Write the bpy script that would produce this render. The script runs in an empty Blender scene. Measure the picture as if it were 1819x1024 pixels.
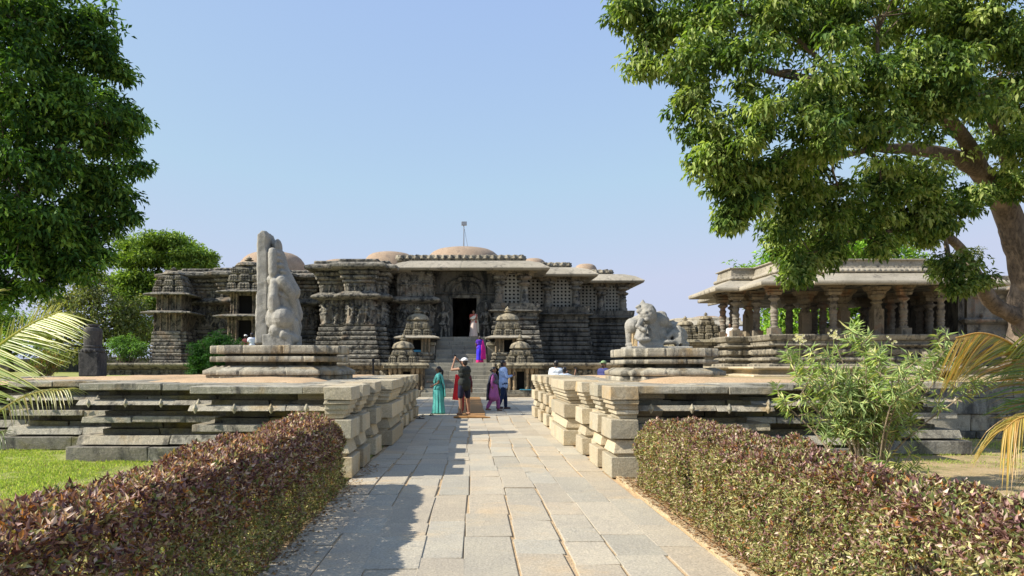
import bpy, bmesh, math, random
import numpy as np
from mathutils import Vector, Matrix, noise
random.seed(7); RNG=np.random.default_rng(11)
C=bpy.context.scene.collection
F=1313.0; CX=835.0; HY=650.0; EYE=1.6
def wp(px,py,Y): return ((px-CX)/F*Y, Y, EYE+(HY-py)/F*Y)
def wx(px,Y): return (px-CX)/F*Y
def wz(py,Y): return EYE+(HY-py)/F*Y
R=math.radians; PI=math.pi
# ---------------------------------------------------------------- materials
def nodes(name):
    m=bpy.data.materials.new(name); m.use_nodes=True; nt=m.node_tree; nt.nodes.clear()
    out=nt.nodes.new('ShaderNodeOutputMaterial'); return m,nt,out
def N(nt,t,**k):
    n=nt.nodes.new(t)
    for a,b in k.items():
        if a.startswith('i_'): n.inputs[a[2:].replace('_',' ')].default_value=b
        else: setattr(n,a,b)
    return n
def ramp(nt,src,stops):
    r=nt.nodes.new('ShaderNodeValToRGB'); e=r.color_ramp.elements
    while len(e)<len(stops): e.new(0.5)
    for k,(p,c) in enumerate(stops):
        e[k].position=p; e[k].color=(c,c,c,1) if not isinstance(c,tuple) else (*c,1)
    nt.links.new(src,r.inputs[0]); return r.outputs[0]
def mix(nt,fac,a,b,mode='MIX'):
    n=nt.nodes.new('ShaderNodeMix'); n.data_type='RGBA'; n.blend_type=mode
    for s,v in ((0,fac),(6,a),(7,b)):
        if hasattr(v,'default_value') or hasattr(v,'links'): nt.links.new(v,n.inputs[s])
        else: n.inputs[s].default_value=(v if s==0 else (*v,1))
    return n.outputs[2]
def noise_(nt,co,scale,detail=5,rough=.6,dist=0.):
    n=nt.nodes.new('ShaderNodeTexNoise'); n.inputs['Scale'].default_value=scale; n.inputs['Detail'].default_value=detail
    n.inputs['Roughness'].default_value=rough; n.inputs['Distortion'].default_value=dist
    nt.links.new(co,n.inputs['Vector']); return n.outputs['Fac']
MATS={}
def stone(name,c1,c2,stain,pale,scale=1.,bump=.5,st=(.5,.62),rust=None,streak=True,wet=.9):
    """weathered stone: two body colours, dark lichen, pale patches, grain; 'Col' tints each block"""
    m,nt,out=nodes(name); L=nt.links
    tc=N(nt,'ShaderNodeTexCoord').outputs['Object']
    col=mix(nt,ramp(nt,noise_(nt,tc,1.3*scale,6),[(.35,0.),(.65,1.)]),c1,c2)
    mp=N(nt,'ShaderNodeMapping'); mp.inputs['Scale'].default_value=(1,1,.35 if streak is True else (streak or 1)); L.new(tc,mp.inputs[0])
    col=mix(nt,ramp(nt,noise_(nt,mp.outputs[0],2.6*scale,8,.68,.4),[(st[0],0.),(st[1],.95)]),col,stain)
    col=mix(nt,ramp(nt,noise_(nt,tc,5.5*scale,7,.7),[(.56,0.),(.7,.8)]),col,pale)
    if rust: col=mix(nt,ramp(nt,noise_(nt,tc,.9*scale,5,.6,.6),[(.55,0.),(.68,.75)]),col,rust)
    col=mix(nt,1.0,col,ramp(nt,noise_(nt,tc,42*scale,3,.7),[(.3,.72),(.7,1.22)]),'MULTIPLY')
    at=N(nt,'ShaderNodeAttribute',attribute_name='Col')
    col=mix(nt,1.0,col,at.outputs['Color'],'MULTIPLY')
    b=N(nt,'ShaderNodeBsdfPrincipled'); b.inputs['Roughness'].default_value=wet; b.inputs['Specular IOR Level'].default_value=.25
    L.new(col,b.inputs['Base Color'])
    h1=noise_(nt,tc,9*scale,8,.72); h2=noise_(nt,tc,55*scale,4,.7)
    ad=N(nt,'ShaderNodeMath',operation='MULTIPLY_ADD'); L.new(h2,ad.inputs[0]); ad.inputs[1].default_value=.35; L.new(h1,ad.inputs[2])
    bp=N(nt,'ShaderNodeBump'); bp.inputs['Strength'].default_value=bump; bp.inputs['Distance'].default_value=.05; L.new(ad.outputs[0],bp.inputs['Height'])
    L.new(bp.outputs[0],b.inputs['Normal']); L.new(b.outputs[0],out.inputs[0]); MATS[name]=m; return m
def leafmat(name,trans=.35,rough=.5,tint=(1,1,1),spec=.4,tcol=(1.3,1.5,.5)):
    """leaf colour comes from the per-leaf 'Col' attribute; thin leaves let some light through"""
    m,nt,out=nodes(name); L=nt.links
    at=N(nt,'ShaderNodeAttribute',attribute_name='Col').outputs['Color']
    c=mix(nt,1.0,at,tint,'MULTIPLY')
    b=N(nt,'ShaderNodeBsdfPrincipled'); b.inputs['Roughness'].default_value=rough; b.inputs['Specular IOR Level'].default_value=spec
    L.new(c,b.inputs['Base Color'])
    t=N(nt,'ShaderNodeBsdfTranslucent'); L.new(mix(nt,1.0,c,tcol,'MULTIPLY'),t.inputs['Color'])
    mx=N(nt,'ShaderNodeMixShader'); mx.inputs[0].default_value=trans
    L.new(b.outputs[0],mx.inputs[1]); L.new(t.outputs[0],mx.inputs[2]); L.new(mx.outputs[0],out.inputs[0]); MATS[name]=m; return m
def plain(name,c,rough=.7,var=.25,scale=20,bump=.1,metal=0.,spec=.3,c2=None):
    m,nt,out=nodes(name); L=nt.links
    tc=N(nt,'ShaderNodeTexCoord').outputs['Object']
    f=noise_(nt,tc,scale,4)
    c2=c2 or tuple(x*(1-var) for x in c)
    col=mix(nt,ramp(nt,f,[(.35,0.),(.65,1.)]),c,c2)
    b=N(nt,'ShaderNodeBsdfPrincipled'); b.inputs['Roughness'].default_value=rough; b.inputs['Metallic'].default_value=metal
    b.inputs['Specular IOR Level'].default_value=spec
    L.new(col,b.inputs['Base Color'])
    bp=N(nt,'ShaderNodeBump'); bp.inputs['Strength'].default_value=bump; bp.inputs['Distance'].default_value=.02; L.new(f,bp.inputs['Height'])
    L.new(bp.outputs[0],b.inputs['Normal']); L.new(b.outputs[0],out.inputs[0]); MATS[name]=m; return m
stone('temple_stone',(.19,.178,.150),(.30,.275,.22),(.040,.042,.042),(.54,.50,.40),1.3,1.,(.47,.58),rust=(.28,.215,.15),streak=.8)  # strong pale patches stand in for sunlit bits of the carving
stone('base_stone',(.12,.115,.10),(.19,.178,.148),(.024,.026,.027),(.22,.20,.16),.9,.9,(.45,.60))
stone('eave_stone',(.31,.28,.215),(.38,.34,.265),(.085,.08,.07),(.46,.42,.335),1.0,.3,(.53,.68),streak=False)
stone('platform_stone',(.44,.395,.295),(.34,.32,.26),(.10,.095,.082),(.62,.57,.45),1.3,.8,(.50,.64),rust=(.36,.26,.13))
stone('wall_stone',(.53,.445,.30),(.43,.385,.28),(.21,.195,.155),(.62,.56,.43),1.2,.6,(.6,.74),rust=(.52,.36,.17))
stone('mossy_stone',(.29,.265,.21),(.23,.22,.185),(.075,.073,.065),(.42,.39,.31),1.1,.8,(.48,.62),rust=(.17,.15,.04))
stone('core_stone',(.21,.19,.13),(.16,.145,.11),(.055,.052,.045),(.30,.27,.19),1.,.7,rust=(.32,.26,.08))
stone('statue_stone',(.29,.28,.25),(.37,.355,.31),(.13,.125,.11),(.45,.42,.35),1.8,.6,(.54,.72),streak=.5)
stone('shrine_stone',(.25,.225,.17),(.33,.295,.22),(.060,.058,.052),(.50,.455,.35),1.5,.9,(.48,.61))
stone('pillar_stone',(.20,.185,.155),(.27,.24,.19),(.065,.062,.055),(.40,.36,.28),1.3,.5,(.52,.66),rust=(.30,.18,.11))
stone('dark_pillar_stone',(.06,.058,.055),(.09,.085,.078),(.03,.03,.03),(.14,.13,.12),1.2,.4)
stone('step_stone',(.34,.32,.26),(.27,.255,.215),(.17,.165,.15),(.46,.43,.35),1.,.4,(.55,.7))
stone('dome_brick',(.35,.255,.175),(.42,.315,.22),(.20,.155,.12),(.48,.38,.28),1.6,.9,(.52,.7),streak=False)
stone('paving_stone',(.385,.345,.27),(.45,.40,.30),(.28,.26,.22),(.53,.46,.335),1.1,.35,(.58,.74),rust=(.50,.40,.26),streak=False,wet=.8)
stone('rubble_stone',(.10,.095,.085),(.14,.13,.11),(.05,.05,.045),(.2,.19,.16),2.,.8)
plain('inside_shade',(.012,.011,.010),.95,.2)  # near-black colour standing in for the shade inside halls and niches
plain('niche_blue',(.10,.42,.62),.7)
leafmat('hedge_leaf',.25,.5,spec=.35,tcol=(1.4,1.2,.5))
leafmat('tree_leaf',.30,.62,spec=.22)
leafmat('palm_leaf',.35,.42,spec=.5)
leafmat('grass_leaf',.4,.6,spec=.2)
def flat(name,spec=.3,rough=.8):
    m,nt,out=nodes(name)
    at=N(nt,'ShaderNodeAttribute',attribute_name='Col').outputs['Color']
    tc=N(nt,'ShaderNodeTexCoord').outputs['Object']
    c=mix(nt,1.0,at,ramp(nt,noise_(nt,tc,30,4),[(.3,.82),(.7,1.12)]),'MULTIPLY')
    b=N(nt,'ShaderNodeBsdfPrincipled'); b.inputs['Roughness'].default_value=rough; b.inputs['Specular IOR Level'].default_value=spec
    nt.links.new(c,b.inputs['Base Color']); nt.links.new(b.outputs[0],out.inputs[0]); MATS[name]=m
flat('cloth'); flat('skin',.35,.55); flat('hair',.5,.45)
def bark(name,c1,c2):
    m,nt,out=nodes(name); L=nt.links
    tc=N(nt,'ShaderNodeTexCoord').outputs['Object']
    mp=N(nt,'ShaderNodeMapping'); mp.inputs['Scale'].default_value=(1,1,.22); L.new(tc,mp.inputs[0])
    f=noise_(nt,mp.outputs[0],14,8,.7,.5); g=noise_(nt,tc,2.5,4)
    col=mix(nt,ramp(nt,f,[(.35,0.),(.65,1.)]),c1,c2)
    col=mix(nt,ramp(nt,g,[(.5,0.),(.7,.6)]),col,tuple(min(1,x*1.8) for x in c2))
    b=N(nt,'ShaderNodeBsdfPrincipled'); b.inputs['Roughness'].default_value=.9; b.inputs['Specular IOR Level'].default_value=.2
    L.new(col,b.inputs['Base Color'])
    bp=N(nt,'ShaderNodeBump'); bp.inputs['Strength'].default_value=.8; bp.inputs['Distance'].default_value=.04; L.new(f,bp.inputs['Height'])
    L.new(bp.outputs[0],b.inputs['Normal']); L.new(b.outputs[0],out.inputs[0]); MATS[name]=m
bark('bark_brown',(.06,.048,.038),(.20,.155,.11)); bark('bark_pale',(.17,.135,.09),(.34,.27,.185)); bark('bark_dark',(.03,.025,.02),(.08,.065,.05))
def ground(name,kind):
    m,nt,out=nodes(name); L=nt.links
    tc=N(nt,'ShaderNodeTexCoord').outputs['Object']
    big=noise_(nt,tc,.35,6,.62); mid=noise_(nt,tc,2.5,6,.65); fine=noise_(nt,tc,38,4,.7)
    if kind=='grass':
        col=mix(nt,ramp(nt,mid,[(.35,0.),(.65,1.)]),(.24,.275,.07),(.36,.37,.13))
        col=mix(nt,ramp(nt,big,[(.5,0.),(.68,.75)]),col,(.44,.38,.18))
    elif kind=='dry':
        col=mix(nt,ramp(nt,mid,[(.3,0.),(.7,1.)]),(.40,.29,.15),(.52,.40,.23))
        col=mix(nt,ramp(nt,noise_(nt,tc,1.1,7,.7),[(.5,0.),(.62,.85)]),col,(.20,.20,.07))
    elif kind=='sand':
        col=mix(nt,ramp(nt,mid,[(.35,0.),(.65,1.)]),(.46,.33,.19),(.58,.43,.26))
        col=mix(nt,ramp(nt,big,[(.5,0.),(.62,.5)]),col,(.36,.27,.17))
    elif kind=='soil':
        col=mix(nt,ramp(nt,mid,[(.35,0.),(.65,1.)]),(.52,.36,.21),(.58,.42,.26))
    col=mix(nt,1.0,col,ramp(nt,fine,[(.3,.65),(.7,1.25)]),'MULTIPLY')
    b=N(nt,'ShaderNodeBsdfPrincipled'); b.inputs['Roughness'].default_value=.95; b.inputs['Specular IOR Level'].default_value=.1
    L.new(col,b.inputs['Base Color'])
    bp=N(nt,'ShaderNodeBump'); bp.inputs['Strength'].default_value=.7; bp.inputs['Distance'].default_value=.03; L.new(fine,bp.inputs['Height'])
    L.new(bp.outputs[0],b.inputs['Normal']); L.new(b.outputs[0],out.inputs[0]); MATS[name]=m
for k in ('grass','dry','sand','soil'): ground('ground_'+k,k)
plain('coir',(.42,.23,.09),.95,.4,60,.6); plain('metal_grey',(.35,.36,.37),.4,.2,10,0,.6); plain('black_paint',(.02,.02,.022),.5)
# ---------------------------------------------------------------- object helpers
def tag(o,label=None,cat=None,group=None,kind=None):
    if label: o['label']=label
    if cat: o['category']=cat
    if group: o['group']=group
    if kind: o['kind']=kind
    return o
def thing(name,loc,label,cat,group=None,rz=0.):
    o=bpy.data.objects.new(name,None); o.empty_display_size=.3; C.objects.link(o); o.location=loc; o.rotation_euler=(0,0,rz)
    return tag(o,label,cat,group)
def link_mesh(name,me,mat,parent=None,bevel=0.,smooth=False):
    me.name=name; o=bpy.data.objects.new(name,me); C.objects.link(o)
    if mat is not None and not me.materials: me.materials.append(MATS[mat] if isinstance(mat,str) else mat)
    if parent is not None:
        o.parent=parent      # meshes are written in the parent's own space
    if bevel:
        b=o.modifiers.new('Bevel','BEVEL'); b.width=bevel; b.segments=2; b.limit_method='ANGLE'; b.angle_limit=R(35)
    if smooth: me.shade_smooth()
    return o
class MB:
    """collects shapes, builds ONE mesh object; o = origin subtracted from every vertex"""
    def __init__(s,o=(0,0,0)): s.v=[]; s.f=[]; s.c=[]; s.o=Vector(o)
    def add(s,vs,fs,col=(1,1,1)):
        n=len(s.v); s.v.extend([tuple(Vector(v)-s.o) for v in vs]); s.f.extend([tuple(i+n for i in f) for f in fs]); s.c.extend([col]*len(vs))
    def box(s,x0,x1,y0,y1,z0,z1,col=None,j=0.,ti=0.,bi=0.):
        """ti/bi: top / bottom rect inset on all sides"""
        if col is None: t=random.uniform(.8,1.15); w=random.uniform(-.03,.03); col=(t+w,t,t-w)
        J=lambda: random.uniform(-j,j)
        vs=[(x0+bi+J(),y0+bi+J(),z0+J()*.5),(x1-bi+J(),y0+bi+J(),z0+J()*.5),(x1-bi+J(),y1-bi+J(),z0+J()*.5),(x0+bi+J(),y1-bi+J(),z0+J()*.5),
            (x0+ti+J(),y0+ti+J(),z1+J()*.5),(x1-ti+J(),y0+ti+J(),z1+J()*.5),(x1-ti+J(),y1-ti+J(),z1+J()*.5),(x0+ti+J(),y1-ti+J(),z1+J()*.5)]
        s.add(vs,[(3,2,1,0),(4,5,6,7),(0,1,5,4),(1,2,6,5),(2,3,7,6),(3,0,4,7)],col)
    def prism(s,poly,z0,z1,col=(1,1,1)):
        n=len(poly); vs=[(x,y,z0) for x,y in poly]+[(x,y,z1) for x,y in poly]
        fs=[tuple(range(n-1,-1,-1)),tuple(range(n,2*n))]+[(i,(i+1)%n,n+(i+1)%n,n+i) for i in range(n)]
        s.add(vs,fs,col)
    def lathe(s,cx,cy,prof,seg=16,col=(1,1,1),sq=None,rot=0.):
        """prof [(r,z)]; sq: seg=4 rotated 45 deg for square shafts"""
        vs=[];fs=[]
        for r,z in prof:
            for k in range(seg):
                a=2*PI*k/seg+rot; vs.append((cx+r*math.cos(a),cy+r*math.sin(a),z))
        for i in range(len(prof)-1):
            for k in range(seg):
                a=i*seg+k; b=i*seg+(k+1)%seg; fs.append((a,b,b+seg,a+seg))
        fs.append(tuple(range(seg-1,-1,-1))); n=(len(prof)-1)*seg; fs.append(tuple(range(n,n+seg)))
        s.add(vs,fs,col)
    def tube(s,pts,rs,seg=8,col=(1,1,1),wob=0.):
        pts=[Vector(p) for p in pts]; vs=[];fs=[]; up=Vector((0,0,1)); prev=None
        for i,p in enumerate(pts):
            d=(pts[min(i+1,len(pts)-1)]-pts[max(i-1,0)]).normalized()
            a=prev if prev is not None else (up if abs(d.z)<.9 else Vector((1,0,0)))
            x=(a-d*a.dot(d)).normalized(); y=d.cross(x); prev=x
            for k in range(seg):
                t=2*PI*k/seg; r=rs[i]*(1+wob*noise.noise(Vector((p.x*2+3*math.cos(t),p.y*2+3*math.sin(t),p.z*1.5))))
                vs.append(p+x*(r*math.cos(t))+y*(r*math.sin(t)))
        for i in range(len(pts)-1):
            for k in range(seg):
                a=i*seg+k; b=i*seg+(k+1)%seg; fs.append((a,b,b+seg,a+seg))
        fs.append(tuple(range(seg-1,-1,-1))); n=(len(pts)-1)*seg; fs.append(tuple(range(n,n+seg)))
        s.add(vs,fs,col)
    def ball(s,c,r,col=(1,1,1),seg=12,rings=8,rot=None):
        if not hasattr(r,'__len__'): r=(r,r,r)
        vs=[];fs=[]; c=Vector(c); M=rot or Matrix.Identity(3)
        for i in range(1,rings):
            t=PI*i/rings
            for k in range(seg):
                a=2*PI*k/seg; vs.append(c+M@Vector((r[0]*math.sin(t)*math.cos(a),r[1]*math.sin(t)*math.sin(a),r[2]*math.cos(t))))
        vs.append(c+M@Vector((0,0,r[2]))); vs.append(c+M@Vector((0,0,-r[2]))); T=len(vs)-2; B=T+1
        for i in range(rings-2):
            for k in range(seg):
                a=i*seg+k; b=i*seg+(k+1)%seg; fs.append((a,a+seg,b+seg,b))
        for k in range(seg):
            fs.append((T,k,(k+1)%seg)); fs.append((B,(rings-2)*seg+(k+1)%seg,(rings-2)*seg+k))
        s.add(vs,fs,col)
    def cap(s,p0,p1,r0,r1,col=(1,1,1),seg=12):
        """tapered limb with round ends"""
        p0=Vector(p0);p1=Vector(p1); d=(p1-p0); L=d.length; 
        if L<1e-5: s.ball(p0,r0,col); return
        d/=L; pts=[];rs=[]
        for t in (1,.75,.45): a=t*PI/2; pts.append(p0-d*(r0*math.sin(a)*.999)); rs.append(max(.0006,r0*math.cos(a)))
        pts.append(p0); rs.append(r0); pts.append(p1); rs.append(r1)
        for t in (.45,.75,1): a=t*PI/2; pts.append(p1+d*(r1*math.sin(a)*.999)); rs.append(max(.0006,r1*math.cos(a)))
        s.tube(pts,rs,seg,col)
    def build(s,name,mat,parent=None,bevel=0.,smooth=False):
        me=bpy.data.meshes.new(name); me.from_pydata(s.v,[],s.f); 
        ca=me.color_attributes.new('Col','FLOAT_COLOR','POINT'); a=np.ones((len(s.v),4),np.float32); a[:,:3]=np.array(s.c,np.float32).reshape(-1,3); ca.data.foreach_set('color',a.ravel())
        me.update(); r=link_mesh(name,me,mat,parent,bevel,smooth)
        if parent is None: r.location=s.o
        return r
def np_mesh(V,Q,cols=None):
    """V (n,3), Q (m,k) uniform polys"""
    me=bpy.data.meshes.new('m'); n=len(V); m,k=Q.shape
    me.vertices.add(n); me.vertices.foreach_set('co',np.ascontiguousarray(V,np.float32).ravel())
    me.loops.add(m*k); me.loops.foreach_set('vertex_index',np.ascontiguousarray(Q,np.int32).ravel())
    me.polygons.add(m); me.polygons.foreach_set('loop_start',np.arange(0,m*k,k,dtype=np.int32)); 
    ca=me.color_attributes.new('Col','FLOAT_COLOR','POINT'); a=np.ones((n,4),np.float32)
    if cols is not None: a[:,:3]=cols
    ca.data.foreach_set('color',a.ravel()); me.update(calc_edges=True); me.validate(); return me
def remesh(mb,voxel,name,mat,parent=None,rough=0.,rs=6.,smooth=True,rels=1.):
    """fuse the overlapping shapes into one continuous carved / living surface"""
    o=mb.build('tmp','skin'); o.location=(0,0,0); md=o.modifiers.new('r','REMESH'); md.mode='VOXEL'; md.voxel_size=voxel
    dg=bpy.context.evaluated_depsgraph_get(); me=bpy.data.meshes.new_from_object(o.evaluated_get(dg)); old=o.data
    bpy.data.objects.remove(o); bpy.data.meshes.remove(old)
    n=len(me.vertices); co=np.empty(n*3,np.float32); me.vertices.foreach_get('co',co); co=co.reshape(-1,3)
    if rough:
        no=np.empty(n*3,np.float32); me.vertex_normals.foreach_get('vector',no); no=no.reshape(-1,3)
        d=np.array([noise.noise(Vector(p)*rs)+.6*noise.noise(Vector(p)*rs*2.7) for p in co],np.float32)*rough
        co=co+no*d[:,None]; me.vertices.foreach_set('co',co.ravel())
    if 'Col' in me.color_attributes: me.color_attributes.remove(me.color_attributes['Col'])
    col=mb.c[0] if mb.c else (1,1,1)
    ca=me.color_attributes.new('Col','FLOAT_COLOR','POINT'); a=np.ones((n,4),np.float32); a[:,:3]=col; ca.data.foreach_set('color',a.ravel())
    me.materials.clear(); me.update(); return link_mesh(name,me,mat,parent,0,smooth)
# ---------------------------------------------------------------- swept mouldings with carved relief
def resample(prof,step,miss=.012):
    out=[]; 
    for (o0,z0),(o1,z1) in zip(prof,prof[1:]):
        L=math.hypot(o1-o0,z1-z0); n=max(1,int(round(L/step)))
        for k in range(n): t=k/n; out.append((o0+(o1-o0)*t,z0+(z1-z0)*t))
    out.append(prof[-1]); return np.array(out)
def sweep(poly,prof,du=.06,dp=.05,relief=None,closed=False,rough=0.,orig=(0,0,0),tint=None,flip=False):
    """moulding profile [(offset,z)] swept along a plan polyline; the normal points to its right"""
    P=[np.array(p,float) for p in poly]; n=len(P); E=[]
    m=n if closed else n-1
    for i in range(m):
        a=P[i];b=P[(i+1)%n]; d=(b-a)/np.linalg.norm(b-a); E.append((d,np.array((d[1],-d[0]))))
    mit=[]
    for i in range(n):
        e1=E[i-1] if (closed or i>0) else E[0]; e2=E[i] if (closed or i<n-1) else E[-1]
        if not closed and i==0: e1=e2
        s=e1[1]+e2[1]; mit.append(s/(1+np.dot(e1[1],e2[1])+1e-9))
    pr=resample(prof,dp); O=pr[:,0];Z=pr[:,1]; k=len(pr); Vs=[];Qs=[];Cs=[]; base=0; ulen=0.
    for i in range(m):
        a=P[i];b=P[(i+1)%n]; L=np.linalg.norm(b-a); nu=max(1,int(round(L/du)))+1
        s=np.linspace(0,1,nu)[:,None]
        A=a[None,None,:]+mit[i][None,None,:]*O[None,:,None]; B=b[None,None,:]+mit[(i+1)%n][None,None,:]*O[None,:,None]
        XY=A*(1-s[:,:,None])+B*s[:,:,None]                       # nu,k,2
        U=(s*L+ulen)*np.ones((1,k)); ZZ=np.ones((nu,1))*Z[None,:]
        H=np.zeros((nu,k))
        if relief is not None and L>.1: H=relief(U,ZZ,ulen,ulen+L)*np.clip(np.minimum(s,1-s)*L/.05,0,1)
        if rough: H=H+RNG.normal(0,rough,(nu,k))*((s>0)&(s<1))
        XY=XY+E[i][1][None,None,:]*H[:,:,None]
        V=np.dstack([XY,ZZ]).reshape(-1,3); Vs.append(V)
        ii,jj=np.meshgrid(np.arange(nu-1),np.arange(k-1),indexing='ij'); a0=base+ii*k+jj
        q=np.stack([a0,a0+k,a0+k+1,a0+1],-1).reshape(-1,4)
        Qs.append(q); base+=nu*k; 
        if tint is not None:
            blk=tint(U,ZZ).reshape(-1,1); Cs.append(np.repeat(blk,3,1))
        ulen+=L
    V=np.vstack(Vs)-np.array(orig); Q=np.vstack(Qs)
    return V,Q,(np.vstack(Cs) if tint is not None else None)
def join_np(lst):
    Vs=[];Qs=[];Cs=[];b=0
    for V,Q,Cc in lst:
        Vs.append(V);Qs.append(Q+b);b+=len(V); Cs.append(Cc if Cc is not None else np.ones((len(V),3)))
    return np.vstack(Vs),np.vstack(Qs),np.vstack(Cs)
def block_tint(hts,wid,amp=.18,seed=0):
    def f(U,Z):
        row=np.searchsorted(hts,Z); col=np.floor(U/wid+row*.37).astype(int)
        h=np.sin(row*12.9898+col*78.233+seed*3.7)*43758.5453; h=h-np.floor(h); return 1-amp+2*amp*h
    return f
def el(H,U,Z,cu,cz,ru,rz,h):
    v=1-((U-cu)/ru)**2-((Z-cz)/rz)**2; np.maximum(H,h*np.sqrt(np.clip(v,0,None)),out=H)
def seg2(H,U,Z,u0,z0,u1,z1,r,h):
    du=u1-u0;dz=z1-z0; L2=du*du+dz*dz+1e-9; t=np.clip(((U-u0)*du+(Z-z0)*dz)/L2,0,1)
    d=((U-u0-t*du)**2+(Z-z0-t*dz)**2)/(r*r); np.maximum(H,h*np.sqrt(np.clip(1-d,0,None)),out=H)
def figure(H,U,Z,cu,z0,h,rg,dep=.16,w=.24):
    """standing or dancing relief figure under a canopy"""
    u=lambda a: cu+a*h*.5; z=lambda b: z0+b*h
    lean=rg.uniform(-.18,.18); s=1 if rg.random()<.5 else -1
    # slab and canopy arch behind
    rr=((U-cu)/(w*1.12))**2+np.clip((Z-z(.78))/(h*.24),0,None)**2
    np.maximum(H,dep*.35*((rr<1)&(rr>.68)&(Z>z0)),out=H)
    seg2(H,U,Z,u(.0+lean),z(.42),u(-.18),z(.04),.062*h,dep*.8); seg2(H,U,Z,u(lean),z(.42),u(.25*s+.05),z(.24),.06*h,dep*.8); seg2(H,U,Z,u(.25*s+.05),z(.24),u(.12*s),z(.04),.05*h,dep*.7)
    el(H,U,Z,u(lean),z(.43),.12*h,.09*h,dep); el(H,U,Z,u(lean*.5),z(.60),.115*h,.13*h,dep*1.05); el(H,U,Z,u(lean*.2),z(.79),.062*h,.075*h,dep*1.15); el(H,U,Z,u(lean*.2),z(.88),.05*h,.07*h,dep*.8)
    for q in range(rg.integers(2,5)):
        sd=1 if q%2 else -1; a=rg.uniform(-.5,1.1); eu=u(lean*.5+sd*.42); ez=z(.62+.14*a)
        seg2(H,U,Z,u(lean*.5+sd*.15),z(.68),eu,ez,.035*h,dep*.75); seg2(H,U,Z,eu,ez,u(sd*rg.uniform(.25,.5)),z(.62+.2*rg.uniform(-.6,1)),.03*h,dep*.65)
    seg2(H,U,Z,cu-w,z0+.02*h,cu+w,z0+.02*h,.03*h,dep*.6)
def frieze(H,U,Z,u0,u1,z0,z1,step,rg,dep=.07):
    """procession of small animals / scroll loops"""
    h=z1-z0; n=max(1,int((u1-u0)/step)); 
    for k in range(n):
        c=u0+(k+.5)*(u1-u0)/n; j=rg.uniform(-.04,.04)
        m=(np.abs(U[:,0]-c)<step*.75); 
        if not m.any(): continue
        h_=H[m];u_=U[m];z_=Z[m]
        el(h_,u_,z_,c+j,z0+h*.56,step*.33,h*.26,dep); el(h_,u_,z_,c-step*.33,z0+h*.68,step*.14,h*.2,dep*.9)
        seg2(h_,u_,z_,c-step*.2,z0+h*.4,c-step*.22,z0+h*.08,step*.08,dep*.7); seg2(h_,u_,z_,c+step*.22,z0+h*.4,c+step*.2,z0+h*.08,step*.08,dep*.7)
        H[m]=h_
def beads(H,U,Z,u0,u1,z0,z1,step,dep):
    t=((U-u0)/step)%1.; a=np.abs(t-.5)*2; zz=(Z-z0)/(z1-z0); inb=(zz>0)&(zz<1)
    np.maximum(H,dep*np.sqrt(np.clip(1-a**2.4,0,None))*np.sqrt(np.clip(1-(2*zz-1)**4,0,None))*inb,out=H)
# ---------------------------------------------------------------- camera, sky, sun
sc=bpy.context.scene
cam=bpy.data.cameras.new('camera'); co=bpy.data.objects.new('camera',cam); C.objects.link(co); sc.camera=co
co.location=(0,0,EYE); co.rotation_euler=(R(90),0,0); cam.sensor_width=36; cam.lens=36*F/1819
cam.shift_x=(909.5-CX)/1819; cam.shift_y=(HY-512)/1819; cam.clip_end=3000; cam.clip_start=.05
AZ=11.5; ELV=38.5
w=bpy.data.worlds.new("World"); sc.world=w; w.use_nodes=True; nt=w.node_tree
bg=nt.nodes['Background']; sky=nt.nodes.new('ShaderNodeTexSky'); sky.sky_type='NISHITA'; sky.sun_disc=False
sky.sun_elevation=R(ELV); sky.sun_rotation=R(270-AZ); sky.altitude=900; sky.air_density=1.0; sky.dust_density=.6; sky.ozone_density=3.0
gm=nt.nodes.new('ShaderNodeGamma'); gm.inputs[1].default_value=.38; nt.links.new(sky.outputs[0],gm.inputs[0]); nt.links.new(mix(nt,1.,mix(nt,1.,gm.outputs[0],(1.66,1.90,2.50),'MULTIPLY'),(2.52,2.80,3.62),'DARKEN'),bg.inputs[0]); bg.inputs[1].default_value=.14
sun=bpy.data.lights.new('sun','SUN'); sun.energy=4.6; sun.angle=R(.55); sun.color=(1.,.93,.82)
so=bpy.data.objects.new('sun',sun); C.objects.link(so)
d=Vector((math.cos(R(ELV))*math.cos(R(AZ)),math.cos(R(ELV))*math.sin(R(AZ)),-math.sin(R(ELV))))
so.rotation_euler=d.to_track_quat('-Z','Y').to_euler(); so.location=(-30,-5,30)
sc.view_settings.view_transform='Standard'; sc.view_settings.look='None'; sc.view_settings.exposure=.75; sc.view_settings.gamma=1
sc.cycles.max_bounces=6; sc.cycles.transparent_max_bounces=4; sc.cycles.use_denoising=True
# ---------------------------------------------------------------- ground
def sheet(name,x0,x1,y0,y1,z,mat,step=1.,amp=0.,edge=True,sc_=.5,kind='structure'):
    nx=max(2,int((x1-x0)/step)+1);ny=max(2,int((y1-y0)/step)+1)
    X,Y=np.meshgrid(np.linspace(x0,x1,nx),np.linspace(y0,y1,ny),indexing='ij')
    Z=np.full(X.shape,float(z))
    if amp:
        for i in range(nx):
            for j in range(ny): Z[i,j]+=amp*noise.noise(Vector((X[i,j]*sc_,Y[i,j]*sc_,z)))
    V=np.stack([X,Y,Z],-1).reshape(-1,3); ii,jj=np.meshgrid(np.arange(nx-1),np.arange(ny-1),indexing='ij'); a=ii*ny+jj
    Q=np.stack([a,a+ny,a+ny+1,a+1],-1).reshape(-1,4)
    o=link_mesh(name,np_mesh(V,Q),mat); o['kind']=kind; o.data.shade_smooth(); return o
sheet('ground',-400,400,-20,700,-.10,'ground_dry',40.)
sheet('lawn',-40,-1.72,-3,21,-.002,'ground_grass',.4,.02)
sheet('dry_ground',2.22,40,-3,16.9,-.002,'ground_dry',.4,.025)
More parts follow.
